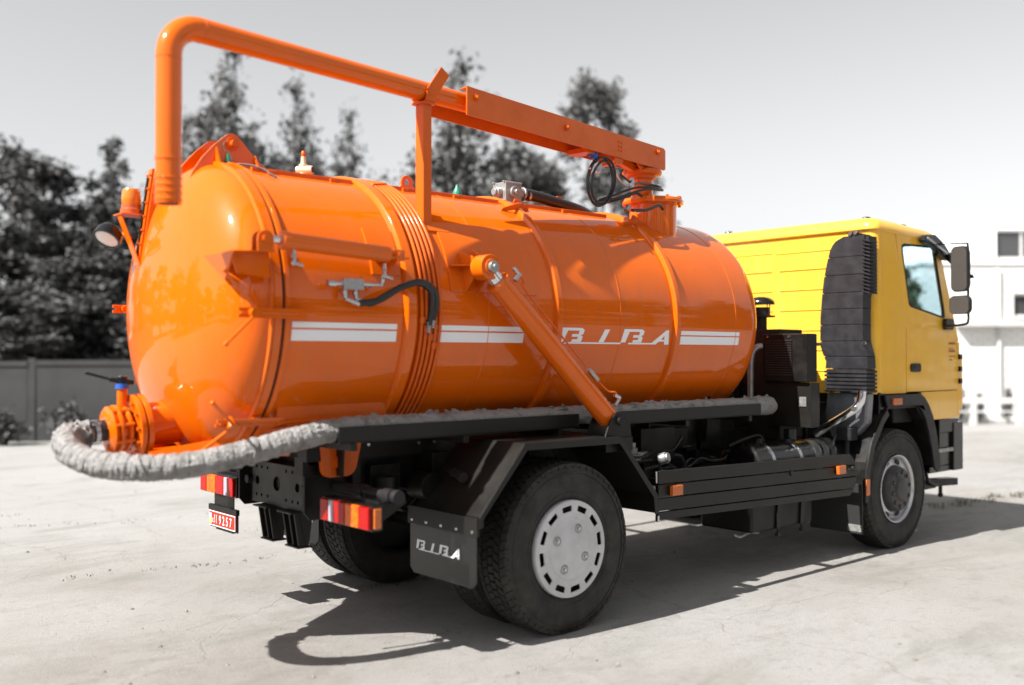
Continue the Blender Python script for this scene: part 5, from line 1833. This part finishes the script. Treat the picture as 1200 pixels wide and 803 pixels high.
# air intake snorkel on the rear wall (near side)
left = [(1.61, -.823), (1.671, -.832), (1.74, -.80), (1.817, -.772), (2.063, -.774), (2.262, -.792), (2.407, -.81), (2.55, -.84), (2.686, -.879), (2.735, -.915), (2.764, -.955), (2.782, -1.01), (2.788, -1.063)]
right = [(1.61, -1.234), (1.733, -1.227), (1.851, -1.187), (2.259, -1.19), (2.261, -1.20), (2.776, -1.21), (2.788, -1.20)]
def interp(tab, z):
    for (z0, y0), (z1, y1) in zip(tab[:-1], tab[1:]):
        if z0 <= z <= z1:
            return y0 + (y1 - y0) * (z - z0) / (z1 - z0)
    return tab[-1][1]
cuts = [1.61, 1.72, 1.855, 2.0, 2.14, 2.285, 2.44, 2.60, 2.783]
t = MB()
for a, b in zip(cuts[:-1], cuts[1:]):
    zz = [a + .003 + (b - a - .006) * i / 5 for i in range(6)]
    pl = [(interp(left, z), z) for z in zz] + [(interp(right, z), z) for z in zz[::-1]]
    t.yz(pl, 3.600, 3.735)
sn = obj('air_intake', t, M['plastic'], truck, bev=.003)
t = MB()
zz = [1.615 + (2.775 - 1.615) * i / 30 for i in range(31)]
t.yz([(interp(left, z) - .012, z) for z in zz] + [(interp(right, z) + .012, z) for z in zz[::-1]], 3.606, 3.76)
obj('intake_core', t, M['plastic'], sn)
t = MB()
for k in range(15):
    z = 2.285 + k * .032
    t.add([(x, y, z + dz + (0 if y > -1.22 else -.022)) for x in (3.588, 3.72) for y in (-1.19, -1.262) for dz in (0, .012)], [(0, 1, 3, 2), (4, 6, 7, 5), (0, 4, 5, 1), (2, 3, 7, 6), (0, 2, 6, 4), (1, 5, 7, 3)])
t.box(3.62, 3.76, -1.235, -1.195, 2.27, 2.77)
obj('intake_louvre', t, M['plastic'], sn)
t = MB(); t.box(3.61, 3.80, -1.15, -1.05, 2.785, 2.80); t.box(3.605, 3.612, -1.15, -1.05, 2.77, 2.82); obj('intake_bracket', t, M['plastic'], sn)
t = MB()
for y, z in ((-1.08, 2.80), (-1.13, 2.805), (-.762, 1.83), (-1.205, 1.84)):
    t.cyl((3.60, y, z), (3.585, y, z), .018, n=10)
obj_split('intake_bolt', t, M['steel'], sn)
t = MB()
for k in range(6):
    z = 1.405 + k * .034
    t.yz(rrect(-1.235, -.825, z, z + .022, .01), 3.58, 3.76)
    t.yz(rrect(-1.22, -.84, z + .0225, z + .0335, .004), 3.592, 3.75)
obj('intake_bellows', t, M['plastic'], sn, bev=.006)
t = MB()
t.yz([(-.83, 1.40), (-1.22, 1.40), (-1.20, 1.14), (-1.10, 1.02), (-.86, 1.0), (-.80, 1.2)], 3.62, 3.74)
obj('intake_duct', t, M['duct'], sn, bev=.02)
t = MB()
t.tube(smooth_path([(3.55, -1.205, 1.42), (3.54, -1.195, 1.33), (3.52, -1.15, 1.265), (3.50, -1.05, 1.19), (3.49, -.92, 1.11), (3.48, -.80, 1.03)]), .038, 16)
ip = obj('coolant_pipe', t, M['silver'], truck)
t = MB(); t.cyl((3.50, -1.17, 1.275), (3.46, -1.18, 1.27), .025, n=10); t.tube(smooth_path([(3.55, -1.18, 1.18), (3.54, -1.05, 1.08), (3.55, -.95, 1.0), (3.55, -.93, .93)]), .013, 8); obj('pipe_bracket', t, M['steel'], ip)
t = MB(); t.box(3.50, 3.62, -1.13, -.99, .99, 1.10); t.cyl((3.56, -1.06, 1.0), (3.56, -1.06, .85), .02); obj('relay_box', t, M['plastic'], ip, bev=.006)

# front wheel arch, rear fender of the front wheel, flap, indicator
for s in (-1, 1):
    t = MB()
    ys0, ys1 = sorted((s * 1.212, s * 1.235))
    outer = [(3.90, 1.375), (4.56, 1.372), (4.64, 1.34), (4.72, 1.27), (4.80, 1.16), (4.86, 1.03), (4.92, .82), (4.95, .66)]
    inner_ = [(4.90, .62), (4.83, .66), (4.78, .84), (4.72, 1.0), (4.66, 1.13), (4.58, 1.22), (4.50, 1.262), (3.95, 1.262)]
    t.xz(outer + inner_, ys0, ys1)
    wa = obj('wheel_arch', t, M['plastic'], truck, bev=.006)
    t = MB()
    liner = [(3.56, .50), (3.60, .80), (3.68, 1.0), (3.82, 1.18), (3.97, 1.255), (4.50, 1.255), (4.64, 1.14), (4.76, .94), (4.84, .68)]
    for (a, b) in zip(liner[:-1], liner[1:]):
        p, q = Vector((a[0], 0, a[1])), Vector((b[0], 0, b[1]))
        n_ = (q - p).normalized().cross(Vector((0, 1, 0))) * .006
        vs = [r_ + o_ + Vector((0, yy, 0)) for r_ in (p, q) for o_ in (-n_, n_) for yy in (s * .80, s * 1.215)]
        t.add(vs, [(0, 1, 3, 2), (4, 6, 7, 5), (0, 4, 5, 1), (2, 3, 7, 6), (0, 2, 6, 4), (1, 5, 7, 3)])
    obj('arch_liner', t, M['black'], wa)
    t = MB()
    t.xz([(3.93, 1.25), (3.83, 1.17), (3.66, .98), (3.58, .74), (3.545, .46), (3.60, .46), (3.635, .72), (3.72, .93), (3.88, 1.13), (3.97, 1.20)], s * 1.225 - .012, s * 1.225 + .012)
    fd = obj('rear_fender', t, M['guard'], wa, bev=.004)
    t = MB(); t.xz(rrect(3.555, 3.615, .52, .66, .01), s * 1.240 - .004, s * 1.240 + .004); obj('fender_reflector', t, M['amberdark'], wa, bev=.002)
    t = MB(); t.box(3.515, 3.53, min(s * .72, s * 1.225), max(s * .72, s * 1.225), .19, .62); mf = obj('mud_flap', t, M['gasket'], wa, bev=.003)
    t = MB(); t.box(3.510, 3.5135, min(s * 1.09, s * 1.22), max(s * 1.09, s * 1.22), .21, .27); obj('flap_label', t, M['labelgrey'], wa)
    t = MB(); t.xz(rrect(4.02, 4.18, 1.285, 1.345, .012), s * 1.240 - .010, s * 1.240 + .012); obj('indicator', t, M['amberdark'], wa, bev=.005)
    t = MB(); t.box(3.86, 3.98, s * 1.15 - .05, s * 1.15 + .05, 1.20, 1.40); obj('cab_mount', t, M['gloss'], wa, bev=.01)
# steps and bumper
t = MB()
t.box(5.02, 5.42, -1.19, -.9, .98, 1.11); t.box(5.06, 5.30, -1.17, -.92, .66, .98)
t.box(5.30, 5.50, -1.20, 1.20, .60, 1.07)
t.box(4.86, 5.30, -1.17, -.9, .60, .66); t.box(4.95, 5.26, -1.20, -1.0, .80, .815)
bm_ = obj('bumper', t, M['gloss'], truck, bev=.02)
t = MB(); t.box(4.96, 5.28, -1.203, -1.19, .795, .83); obj('step_edge', t, M['castgrey'], bm_)
t = MB()
t.bar((4.86, -1.05, .50), (5.48, -1.10, .475), .12, .07); t.box(4.85, 5.1, -1.12, -.98, .44, .53); t.cyl((5.22, -1.10, .46), (5.22, -1.10, .36), .018); t.ball((5.22, -1.10, .36), .026, 10)
t.bar((5.3, 1.05, .50), (5.48, 1.10, .475), .12, .07)
t.tube(smooth_path([(4.82, -1.15, .62), (4.88, -1.14, .53), (4.98, -1.14, .485), (5.1, -1.13, .47)]), .018, 8)
obj_split('step_bracket', t, M['black'], bm_, bev=.008)
t = MB(); t.box(3.9, 5.3, -.75, .75, .75, 1.40); t.box(4.3, 5.3, -1.1, 1.1, 1.1, 1.39); t.box(3.5, 3.9, -.7, .7, .8, 1.3); obj('engine', t, M['dark'], truck, bev=.02)

# ================================================================== BACKGROUND
# concrete fence of separate panels and posts
F0, F1 = Vector((-13.15, 23.62, 0)), Vector((12.3, 9.28, 0))
fd_ = (F1 - F0).normalized()
fence = thing('panel_fence', 'long dark grey concrete panel fence below the trees', 'fence', F0, atan2(fd_.y, fd_.x))
NP, PWD = 14, (F1 - F0).length / 14
t = MB()
t.box(.08, PWD - .08, -.03, .03, .0, 1.62)
t.box(.08, PWD - .08, -.05, -.031, 1.52, 1.62)
ME_panel = t.mesh('fence_panel', M['fence'])
t = MB(); t.box(-.07, .07, -.045, .05, 0, 1.66); ME_fpost = t.mesh('fence_post', M['fence'])
for i in range(NP):
    o = obj('fence_panel', ME_panel, [], fence); o.location = (i * PWD, 0, random.uniform(-.02, .02))
    o.rotation_euler = (random.uniform(-.012, .012), 0, random.uniform(-.006, .006))
for i in range(NP + 1):
    obj('fence_post', ME_fpost, [], fence).location = (i * PWD, 0, 0)

# trees
def leaf_cloud(blobs, n, size, seed):
    rnd = random.Random(seed)
    vs, fs = [], []
    tot = sum((b[3] * b[4] * b[5]) ** .75 for b in blobs)
    for (cx, cy, cz, rx, ry, rz) in blobs:
        m = int(n * ((rx * ry * rz) ** .75) / tot)
        for _ in range(m):
            u = Vector((rnd.gauss(0, 1), rnd.gauss(0, 1), rnd.gauss(0, 1)))
            u.normalize()
            r = min(1.6, abs(rnd.gauss(.55, .38)))
            q = Vector((cx + u.x * rx * r, cy + u.y * ry * r, cz + u.z * rz * r))
            if noise.noise(q * 1.25 + Vector((seed, 0, 0))) < -.30 - .15 * rnd.random():
                continue
            s = size * rnd.uniform(.55, 1.4)
            a = Vector((rnd.gauss(0, 1), rnd.gauss(0, 1), rnd.gauss(0, 1))).normalized()
            b = a.cross(Vector((rnd.gauss(0, 1), rnd.gauss(0, 1), rnd.gauss(0, 1)))).normalized()
            k = len(vs)
            vs += [q - a * s, q + b * s * .5, q + a * s, q - b * s * .5]
            fs.append((k, k + 1, k + 2, k + 3))
    return vs, fs

def make_tree(name, label, kind, leafm, seed, loc, h, wd, rz=0, group='trees behind the fence'):
    rnd = random.Random(seed)
    H = 10.0
    root = thing(name, label, 'tree', loc, rz, group)
    blobs, limbs = [], []
    if kind == 'leaders':        # several upright leaders
        for i in range(8):
            a = 2 * pi * i / 8 + rnd.uniform(-.3, .3)
            rr = rnd.uniform(.5, 1.5) if i else 0
            top = H - (rr * 1.6 + rnd.uniform(0, 1.2)) if i else H
            x, y = rr * cos(a), rr * sin(a)
            z = 1.6
            limbs.append([(0, 0, .8), (x * .5, y * .5, z + .6), (x * .9, y * .9, top * .6), (x, y, top - .3)])
            while z < top:
                f = (z - 1.6) / (top - 1.6)
                r = (1.0 - .58 * f) * rnd.uniform(.7, 1.15)
                blobs.append((x * (.7 + .4 * f) + rnd.uniform(-.35, .35), y * (.7 + .4 * f) + rnd.uniform(-.35, .35), z, r, r, r * rnd.uniform(.8, 1.3)))
                z += rnd.uniform(.3, .55)
    elif kind == 'cone':
        z = .9
        while z < H:
            f = z / H
            r = 2.0 * (1 - f) ** .8 + .18
            for i in range(5 if f < .75 else 2):
                a = rnd.uniform(0, 2 * pi)
                rr = r * rnd.uniform(.2, .8)
                s = r * rnd.uniform(.30, .5) + .1
                blobs.append((rr * cos(a), rr * sin(a), z + rnd.uniform(-.25, .25), s, s, s * 1.1))
            z += .55
        limbs.append([(0, 0, 1), (.1, 0, 4), (0, .05, H - .4)])
    elif kind == 'hedge':        # clipped column with a flat top
        for i in range(60):
            a = rnd.uniform(0, 2 * pi); rr = sqrt(rnd.random()) * .8
            blobs.append((rr * cos(a), rr * sin(a), rnd.uniform(.8, 9.5), .3, .3, .55))
        limbs.append([(0, 0, 1), (.1, 0, 4), (0, .05, 9)])
    else:                        # broad crown of clumps
        for i in range(46):
            a = rnd.uniform(0, 2 * pi)
            f = rnd.random()
            zz = H * (.16 + .82 * f)
            env = 2.6 * (1 - max(0, f - .35) ** 1.7 * 1.75) * (.72 + .28 * min(1, f * 4))
            rr = env * sqrt(rnd.random()) * .85
            s = rnd.uniform(.55, 1.05) * (1 - .45 * f)
            blobs.append((rr * cos(a), rr * sin(a), zz, s, s, s * .9))
            if i < 10:
                limbs.append([(0, 0, 2 + f), (rr * .4 * cos(a), rr * .4 * sin(a), 2 + (zz - 2) * .5), (rr * cos(a), rr * sin(a), zz)])
    vs, fs = leaf_cloud(blobs, 30000, .10, seed)
    t = MB(); t.add(vs, fs)
    me = bpy.data.meshes.new('crown')
    me.from_pydata(t.v, [], t.f)
    me.materials.append(leafm)
    cro = bpy.data.objects.new('crown', me); COL.objects.link(cro); cro.parent = root
    t = MB(); t.tube([(0, 0, -.1), (.05, .02, 1.2), (-.04, .05, 3), (.03, 0, 6), (0, 0, 8.5)], [.26, .2, .16, .09, .03], 10)
    for l in limbs:
        pts = smooth_path(l, 4)
        t.tube(pts, [.075 - .06 * i / len(pts) for i in range(len(pts))], 6)
    obj('trunk', t, M['bark'], root)
    root.scale = (wd, wd, h / H)
    return root
G = 'trees behind the fence'
tA = make_tree('broad_tree', 'dark broad tree at the left edge, behind the fence', 'broad', M['leaf_a'], 1, (3.15, 23.72, 0), 7.9, 1.15)
tB = make_tree('conical_tree', 'dark pointed tree beside the beacon and work lamp', 'cone', M['leaf_a'], 2, (5.21, 21.92, 0), 7.9, .95, 1.0)
tC = make_tree('spiky_tree', 'tallest spiky grey tree framed by the boom pipe over the hinge plates', 'leaders', M['leaf_b'], 3, (9.52, 23.46, 0), 11.6, 1.0)
tD = make_tree('broad_tree', 'rounded grey tree rising behind the right half of the boom', 'broad', M['leaf_b'], 4, (18.8, 16.67, 0), 10.9, 1.0, .5)
dup(tC, (8.3, 24.6, 0), 2.1, (.85, .85, .93), 'slim grey tree just right of the upright boom pipe', G)
dup(tC, (10.93, 22.22, 0), 4.0, (.85,.85,1.04), 'upright grey tree seen above the safety valve', G)
dup(tC, (12.29, 21.04, 0), 5.2, (.75,.75,.95), 'small grey tree right of the safety valve', G)
dup(tC, (14.9, 18.8, 0), 1.2, (1.25,1.25,1.11), 'tall forked grey tree behind the boom post', G)
dup(tD, (15.9, 17.0, 0), 2.2, (.95,.95,.80), 'lower grey tree below the boom, left of the rounded one', G)
dup(tD, (13.7, 19.7, 0), 3.3, (.8,.8,.68), 'low grey tree just left of the boom post', G)
dup(tD, (17.2, 17.6, 0), 4.3, (.8,.8,.78), 'grey tree behind the grey block valve', G)
dup(tA, (1.1, 22.9, 0), 2.4, (.95, .95, .60), 'low dark tree cut off by the left edge of the photo', G)
dup(tA, (4.0, 20.4, 0), 4.4, (.85, .85, .46), 'low dark bushy tree between the broad and the pointed tree', G)
dup(tA, (6.4, 19.7, 0), 1.4, (.80, .80, .56), 'dark bushy tree half hidden by the tank door', G)
dup(tA, (1.9, 19.6, 0), .7, (1.0, 1.0, .36), 'lowest dark bushy tree, just over the left end of the fence in view', G)
dup(tA, (3.1, 18.6, 0), 5.1, (.9, .9, .33), 'low dark bushy tree over the fence, left of the tank valve', G)
dup(tA, (5.4, 18.0, 0), 2.9, (.9, .9, .36), 'low dark bushy tree over the fence, touching the tank door', G)
dup(tA, (-5.5, 27.5, 0), 1.9, (1.2, 1.2, .78), 'dark broad tree far to the left, outside the photo', 'trees left of the photo')
dup(tB, (-9.5, 29.0, 0), 2.9, (1.1, 1.1, .72), 'dark pointed tree far to the left, outside the photo', 'trees left of the photo')
dup(tB, (7.2, 22.2, 0), 3.4, (.75, .75, .62), 'dark pointed tree behind the upright boom pipe', G)
dup(tD, (20.6, 15.2, 0), 1.1, (.42, .42, .42), 'small pale grey tree beyond the boom column', G)
green = make_tree('green_tree', 'green bushy tree seen through the cab door window', 'hedge', M['leaf_g'], 9, (18.66, 6.16, 0), 3.9, .52, 0, None)
dup(tC, (36.7, 14.3, 0), .3, (.7, .7, .64), 'distant slim tree above the white building, seen through the cab window')
# trees round the rest of the yard (behind the photographer), seen only in reflections
k = 0
for i in range(20):
    az = radians(112 + i * 11.5)
    rr = 34 + 5 * ((i * 7) % 3)
    src = (tA, tD, tA, tB)[i % 4]
    sc = 1.0 + .18 * ((i * 5) % 4)
    dup(src, (rr * cos(az), rr * sin(az), 0), k * 1.3, (1.9 * sc, 1.9 * sc, .80 * sc), 'grey tree across the yard, behind the photographer', 'trees behind the photographer')
    k += 1

# dark shrubs along the foot of the fence
def make_bush(loc, h, wd, seed, label):
    root = thing('shrub', label, 'shrub', loc, 0, 'shrubs at the foot of the fence')
    rnd = random.Random(seed)
    blobs = []
    for i in range(9):
        a = rnd.uniform(0, 2 * pi); rr = rnd.uniform(0, .5)
        blobs.append((rr * cos(a) * 1.2, rr * sin(a) * .6, .3 + .4 * rnd.random(), .32, .32, .3))
    vs, fs = leaf_cloud(blobs, 1500, .06, seed)
    t = MB(); t.add(vs, fs)
    me = bpy.data.meshes.new('foliage'); me.from_pydata(t.v, [], t.f); me.materials.append(M['leaf_a'])
    o = bpy.data.objects.new('foliage', me); COL.objects.link(o); o.parent = root
    t = MB()
    for i in range(6):
        a = 2 * pi * i / 6
        t.tube([(0, 0, -.05), (.2 * cos(a), .15 * sin(a), .3), (.45 * cos(a), .3 * sin(a), .6)], [.025, .018, .008], 6)
    obj('stem', t, M['bark'], root)
    root.scale = (wd, wd, h)
    return root
b0 = make_bush((.75, 14.9, 0), .72, 1.0, 21, 'dark shrub at the foot of the fence, near the left edge')
dup(b0, (1.75, 14.35, 0), 1.2, (.9, .9, .85), 'dark shrub at the foot of the fence, just left of the hose loop', 'shrubs at the foot of the fence')
dup(b0, (-.4, 15.6, 0), 2.2, (1.2, 1.2, .6), 'dark shrub at the foot of the fence, cut by the left edge', 'shrubs at the foot of the fence')
dup(b0, (3.0, 13.7, 0), 3.2, (.8, .8, .6), 'small dark shrub at the foot of the fence, behind the valve', 'shrubs at the foot of the fence')

# white brick building on the right
BR = -TH
bl = thing('white_building', 'white brick building with dark windows behind the cab', 'building', (20.92, 6.83, 0), BR)
def wall_with_holes(w_, h0, h1, wins, y0, y1):
    t = MB()
    t.prism([(0, h0), (w_, h0), (w_, h1), (0, h1)], lambda a, b: (a, y0, b), lambda a, b: (a, y1, b), wins)
    return t
def rect(x0, x1, z0, z1): return [(x0, z0), (x1, z0), (x1, z1), (x0, z1)]
low_w = [rect(2.46, 3.7, 2.72, 3.34), rect(5.2, 6.6, 2.72, 3.34)]
obj('wall', wall_with_holes(10, 0, 4.10, low_w, 0, .3), M['brick'], bl)
t = MB(); t.box(0, .3, .303, 6, 0, 4.10); t.box(9.7, 10, .303, 6, 0, 4.10); t.box(.303, 9.697, 5.7, 6, 0, 4.10); obj('side_wall', t, M['brick'], bl)
t = MB(); t.box(-.05, 10.05, -.06, 6.05, 4.103, 4.20); obj('roof_slab', t, M['wallwhite'], bl, bev=.01)
t = MB(); t.box(.9, 9.6, -.30, -.003, 2.46, 2.60); obj('ledge', t, M['ledge'], bl, bev=.01)
up_w = [rect(1.64, 3.2, 4.50, 5.36), rect(4.6, 6.2, 4.50, 5.36)]
ob = obj('upper_wall', wall_with_holes(8.4, 4.203, 5.9, up_w, 0, .3), M['wallwhite'], bl); ob.location = (1.6, 2.5, 0)
t = MB(); t.box(1.6, 1.9, 2.803, 6, 4.203, 5.9); t.box(9.7, 10, 2.803, 6, 4.203, 5.9); t.box(1.6, 10, 2.5, 6, 5.903, 5.93); obj('upper_side', t, M['wallwhite'], bl)
for wl_, ox, oy in ((low_w, 0, 0), (up_w, 1.6, 2.5)):
    for wn in wl_:
        x0, x1, z0, z1 = wn[0][0] + ox, wn[1][0] + ox, wn[0][1], wn[2][1]
        t = MB(); t.xz(rect(x0 + .002, x1 - .002, z0 + .002, z1 - .002), oy + .10, oy + .16, [rect(x0 + .06, (x0 + x1) / 2 - .03, z0 + .06, z1 - .06), rect((x0 + x1) / 2 + .03, x1 - .06, z0 + .06, z1 - .06)])
        f_ = obj('window', t, M['ledge'], bl)
        for a, b in ((x0 + .06, (x0 + x1) / 2 - .03), ((x0 + x1) / 2 + .03, x1 - .06)):
            t = MB(); t.box(a + .001, b - .001, oy + .125, oy + .135, z0 + .061, z1 - .061); obj('pane', t, M['panegrey'], f_)
        t = MB(); t.box(x0 - .06, x1 + .06, oy - .06, oy + .098, z0 - .06, z0 - .002); obj('sill', t, M['ledge'], f_)
t = MB(); t.cyl((2.05, -.06, .2), (2.05, -.06, 4.0), .045, n=10); obj('downpipe', t, M['barrier'], bl)
# low pale barrier before it
bt = thing('low_barrier', 'low pale barrier with posts before the white building', 'barrier', (19.6, 5.72, 0), BR)
t = MB(); t.box(0, 5.2, -.03, .03, .52, .66); t.box(0, 5.2, -.025, .025, .30, .34); obj('rail', t, M['barrier'], bt)
for x in (.15, .85, 2.0, 2.35, 3.4, 4.6):
    t = MB(); t.box(x - .07, x + .07, -.0295, .10, 0, .70); obj('post', t, M['ledge'], bt)
for x, s, lb in ((.75, .85, 'small grey shrub over the barrier, nearest the cab'), (1.22, .8, 'small grey shrub over the barrier, middle of three'), (1.95, .95, 'small grey shrub over the barrier, by the right edge')):
    q = Matrix.Rotation(BR, 3, 'Z') @ Vector((x, .5, 0)) + Vector((19.6, 5.72, 0))
    dup(b0, q, x, (.35, .35, s * 1.05), lb, 'shrubs by the barrier')

# ------------------------------------------------------------------ weeds and pebbles on the concrete
def tufts(places, label):
    rnd = random.Random(5)
    vs, fs = [], []
    for (x, y, r, n, h) in places:
        for _ in range(n):
            a = rnd.uniform(0, 2 * pi); q = r * sqrt(rnd.random())
            p = Vector((x + q * cos(a) , y + q * sin(a), 0))
            b = rnd.uniform(0, 2 * pi)
            d = Vector((cos(b), sin(b), 0))
            w_ = Vector((-d.y, d.x, 0)) * .004
            hh = h * rnd.uniform(.4, 1.2)
            k = len(vs)
            vs += [p - w_, p + w_, p + d * hh * .35 + w_ * .7 + Vector((0, 0, hh * .7)), p + d * hh * .35 - w_ * .7 + Vector((0, 0, hh * .7)), p + d * hh * .9 + Vector((0, 0, hh))]
            fs += [(k, k + 1, k + 2, k + 3), (k + 3, k + 2, k + 4)]
    me = bpy.data.meshes.new('weeds'); me.from_pydata(vs, [], fs); me.materials.append(M['grass'])
    o = bpy.data.objects.new('weeds', me); COL.objects.link(o)
    o['kind'] = 'stuff'; o['label'] = label
    return o
rnd = random.Random(17)
pl = []
for i in range(40):   # along a joint in the concrete left of the rear wheels
    f = i / 39
    pl.append((-1.9 + 2.4 * f + rnd.uniform(-.05, .05), 2.35 - .35 * f + .08 * sin(9 * f) + rnd.uniform(-.05, .05), .06, max(0, rnd.randint(-9, 8)), .020))
for i in range(30):
    f = i / 29
    pl.append((-3.2 + 3.6 * f, 4.9 + .3 * sin(5 * f) + rnd.uniform(-.1, .1), .10, rnd.randint(0, 7), .02))
for i in range(26):   # beyond the front bumper
    pl.append((6.6 + 2.2 * i / 25, -.35 - .25 * i / 25 + rnd.uniform(-.12, .12), rnd.uniform(.05,.12), rnd.randint(0, 26), .05))
for i in range(16):
    pl.append((-.35 + .6 * i / 15, .62 + rnd.uniform(-.06, .06), .06, rnd.randint(2, 12), .02))
for i in range(50):
    pl.append((rnd.uniform(-4, 9), rnd.uniform(3, 13), .12, rnd.randint(2, 12), .02))
tufts(pl, 'dry weeds growing in the joints of the concrete')
def pebbles():
    rnd = random.Random(8)
    t = MB()
    for i in range(1600):
        if i % 4:
            d_ = rnd.uniform(2.6, 9); l_ = rnd.uniform(-.55, .55) * d_
            q = CAM + d0 * d_ + cr * l_
            x, y = q.x, q.y
        else:
            x, y = rnd.uniform(-8, 12), rnd.uniform(-5, 9)
        s = rnd.uniform(.002, .0065) if i % 25 else rnd.uniform(.008, .018)
        vs = []
        for dx, dy, dz in ((1, 0, 0), (-1, 0, 0), (0, 1, 0), (0, -1, 0), (0, 0, .8), (0, 0, -.3)):
            k_ = rnd.uniform(.7, 1.4)
            vs.append((x + dx * s * k_, y + dy * s * k_, s * .2 + dz * s * k_))
        t.add(vs, [(0, 2, 4), (2, 1, 4), (1, 3, 4), (3, 0, 4), (2, 0, 5), (1, 2, 5), (3, 1, 5), (0, 3, 5)])
    o = obj('pebbles', t, M['pebble'])
    o['kind'] = 'stuff'; o['label'] = 'small stones scattered over the concrete'
pebbles()
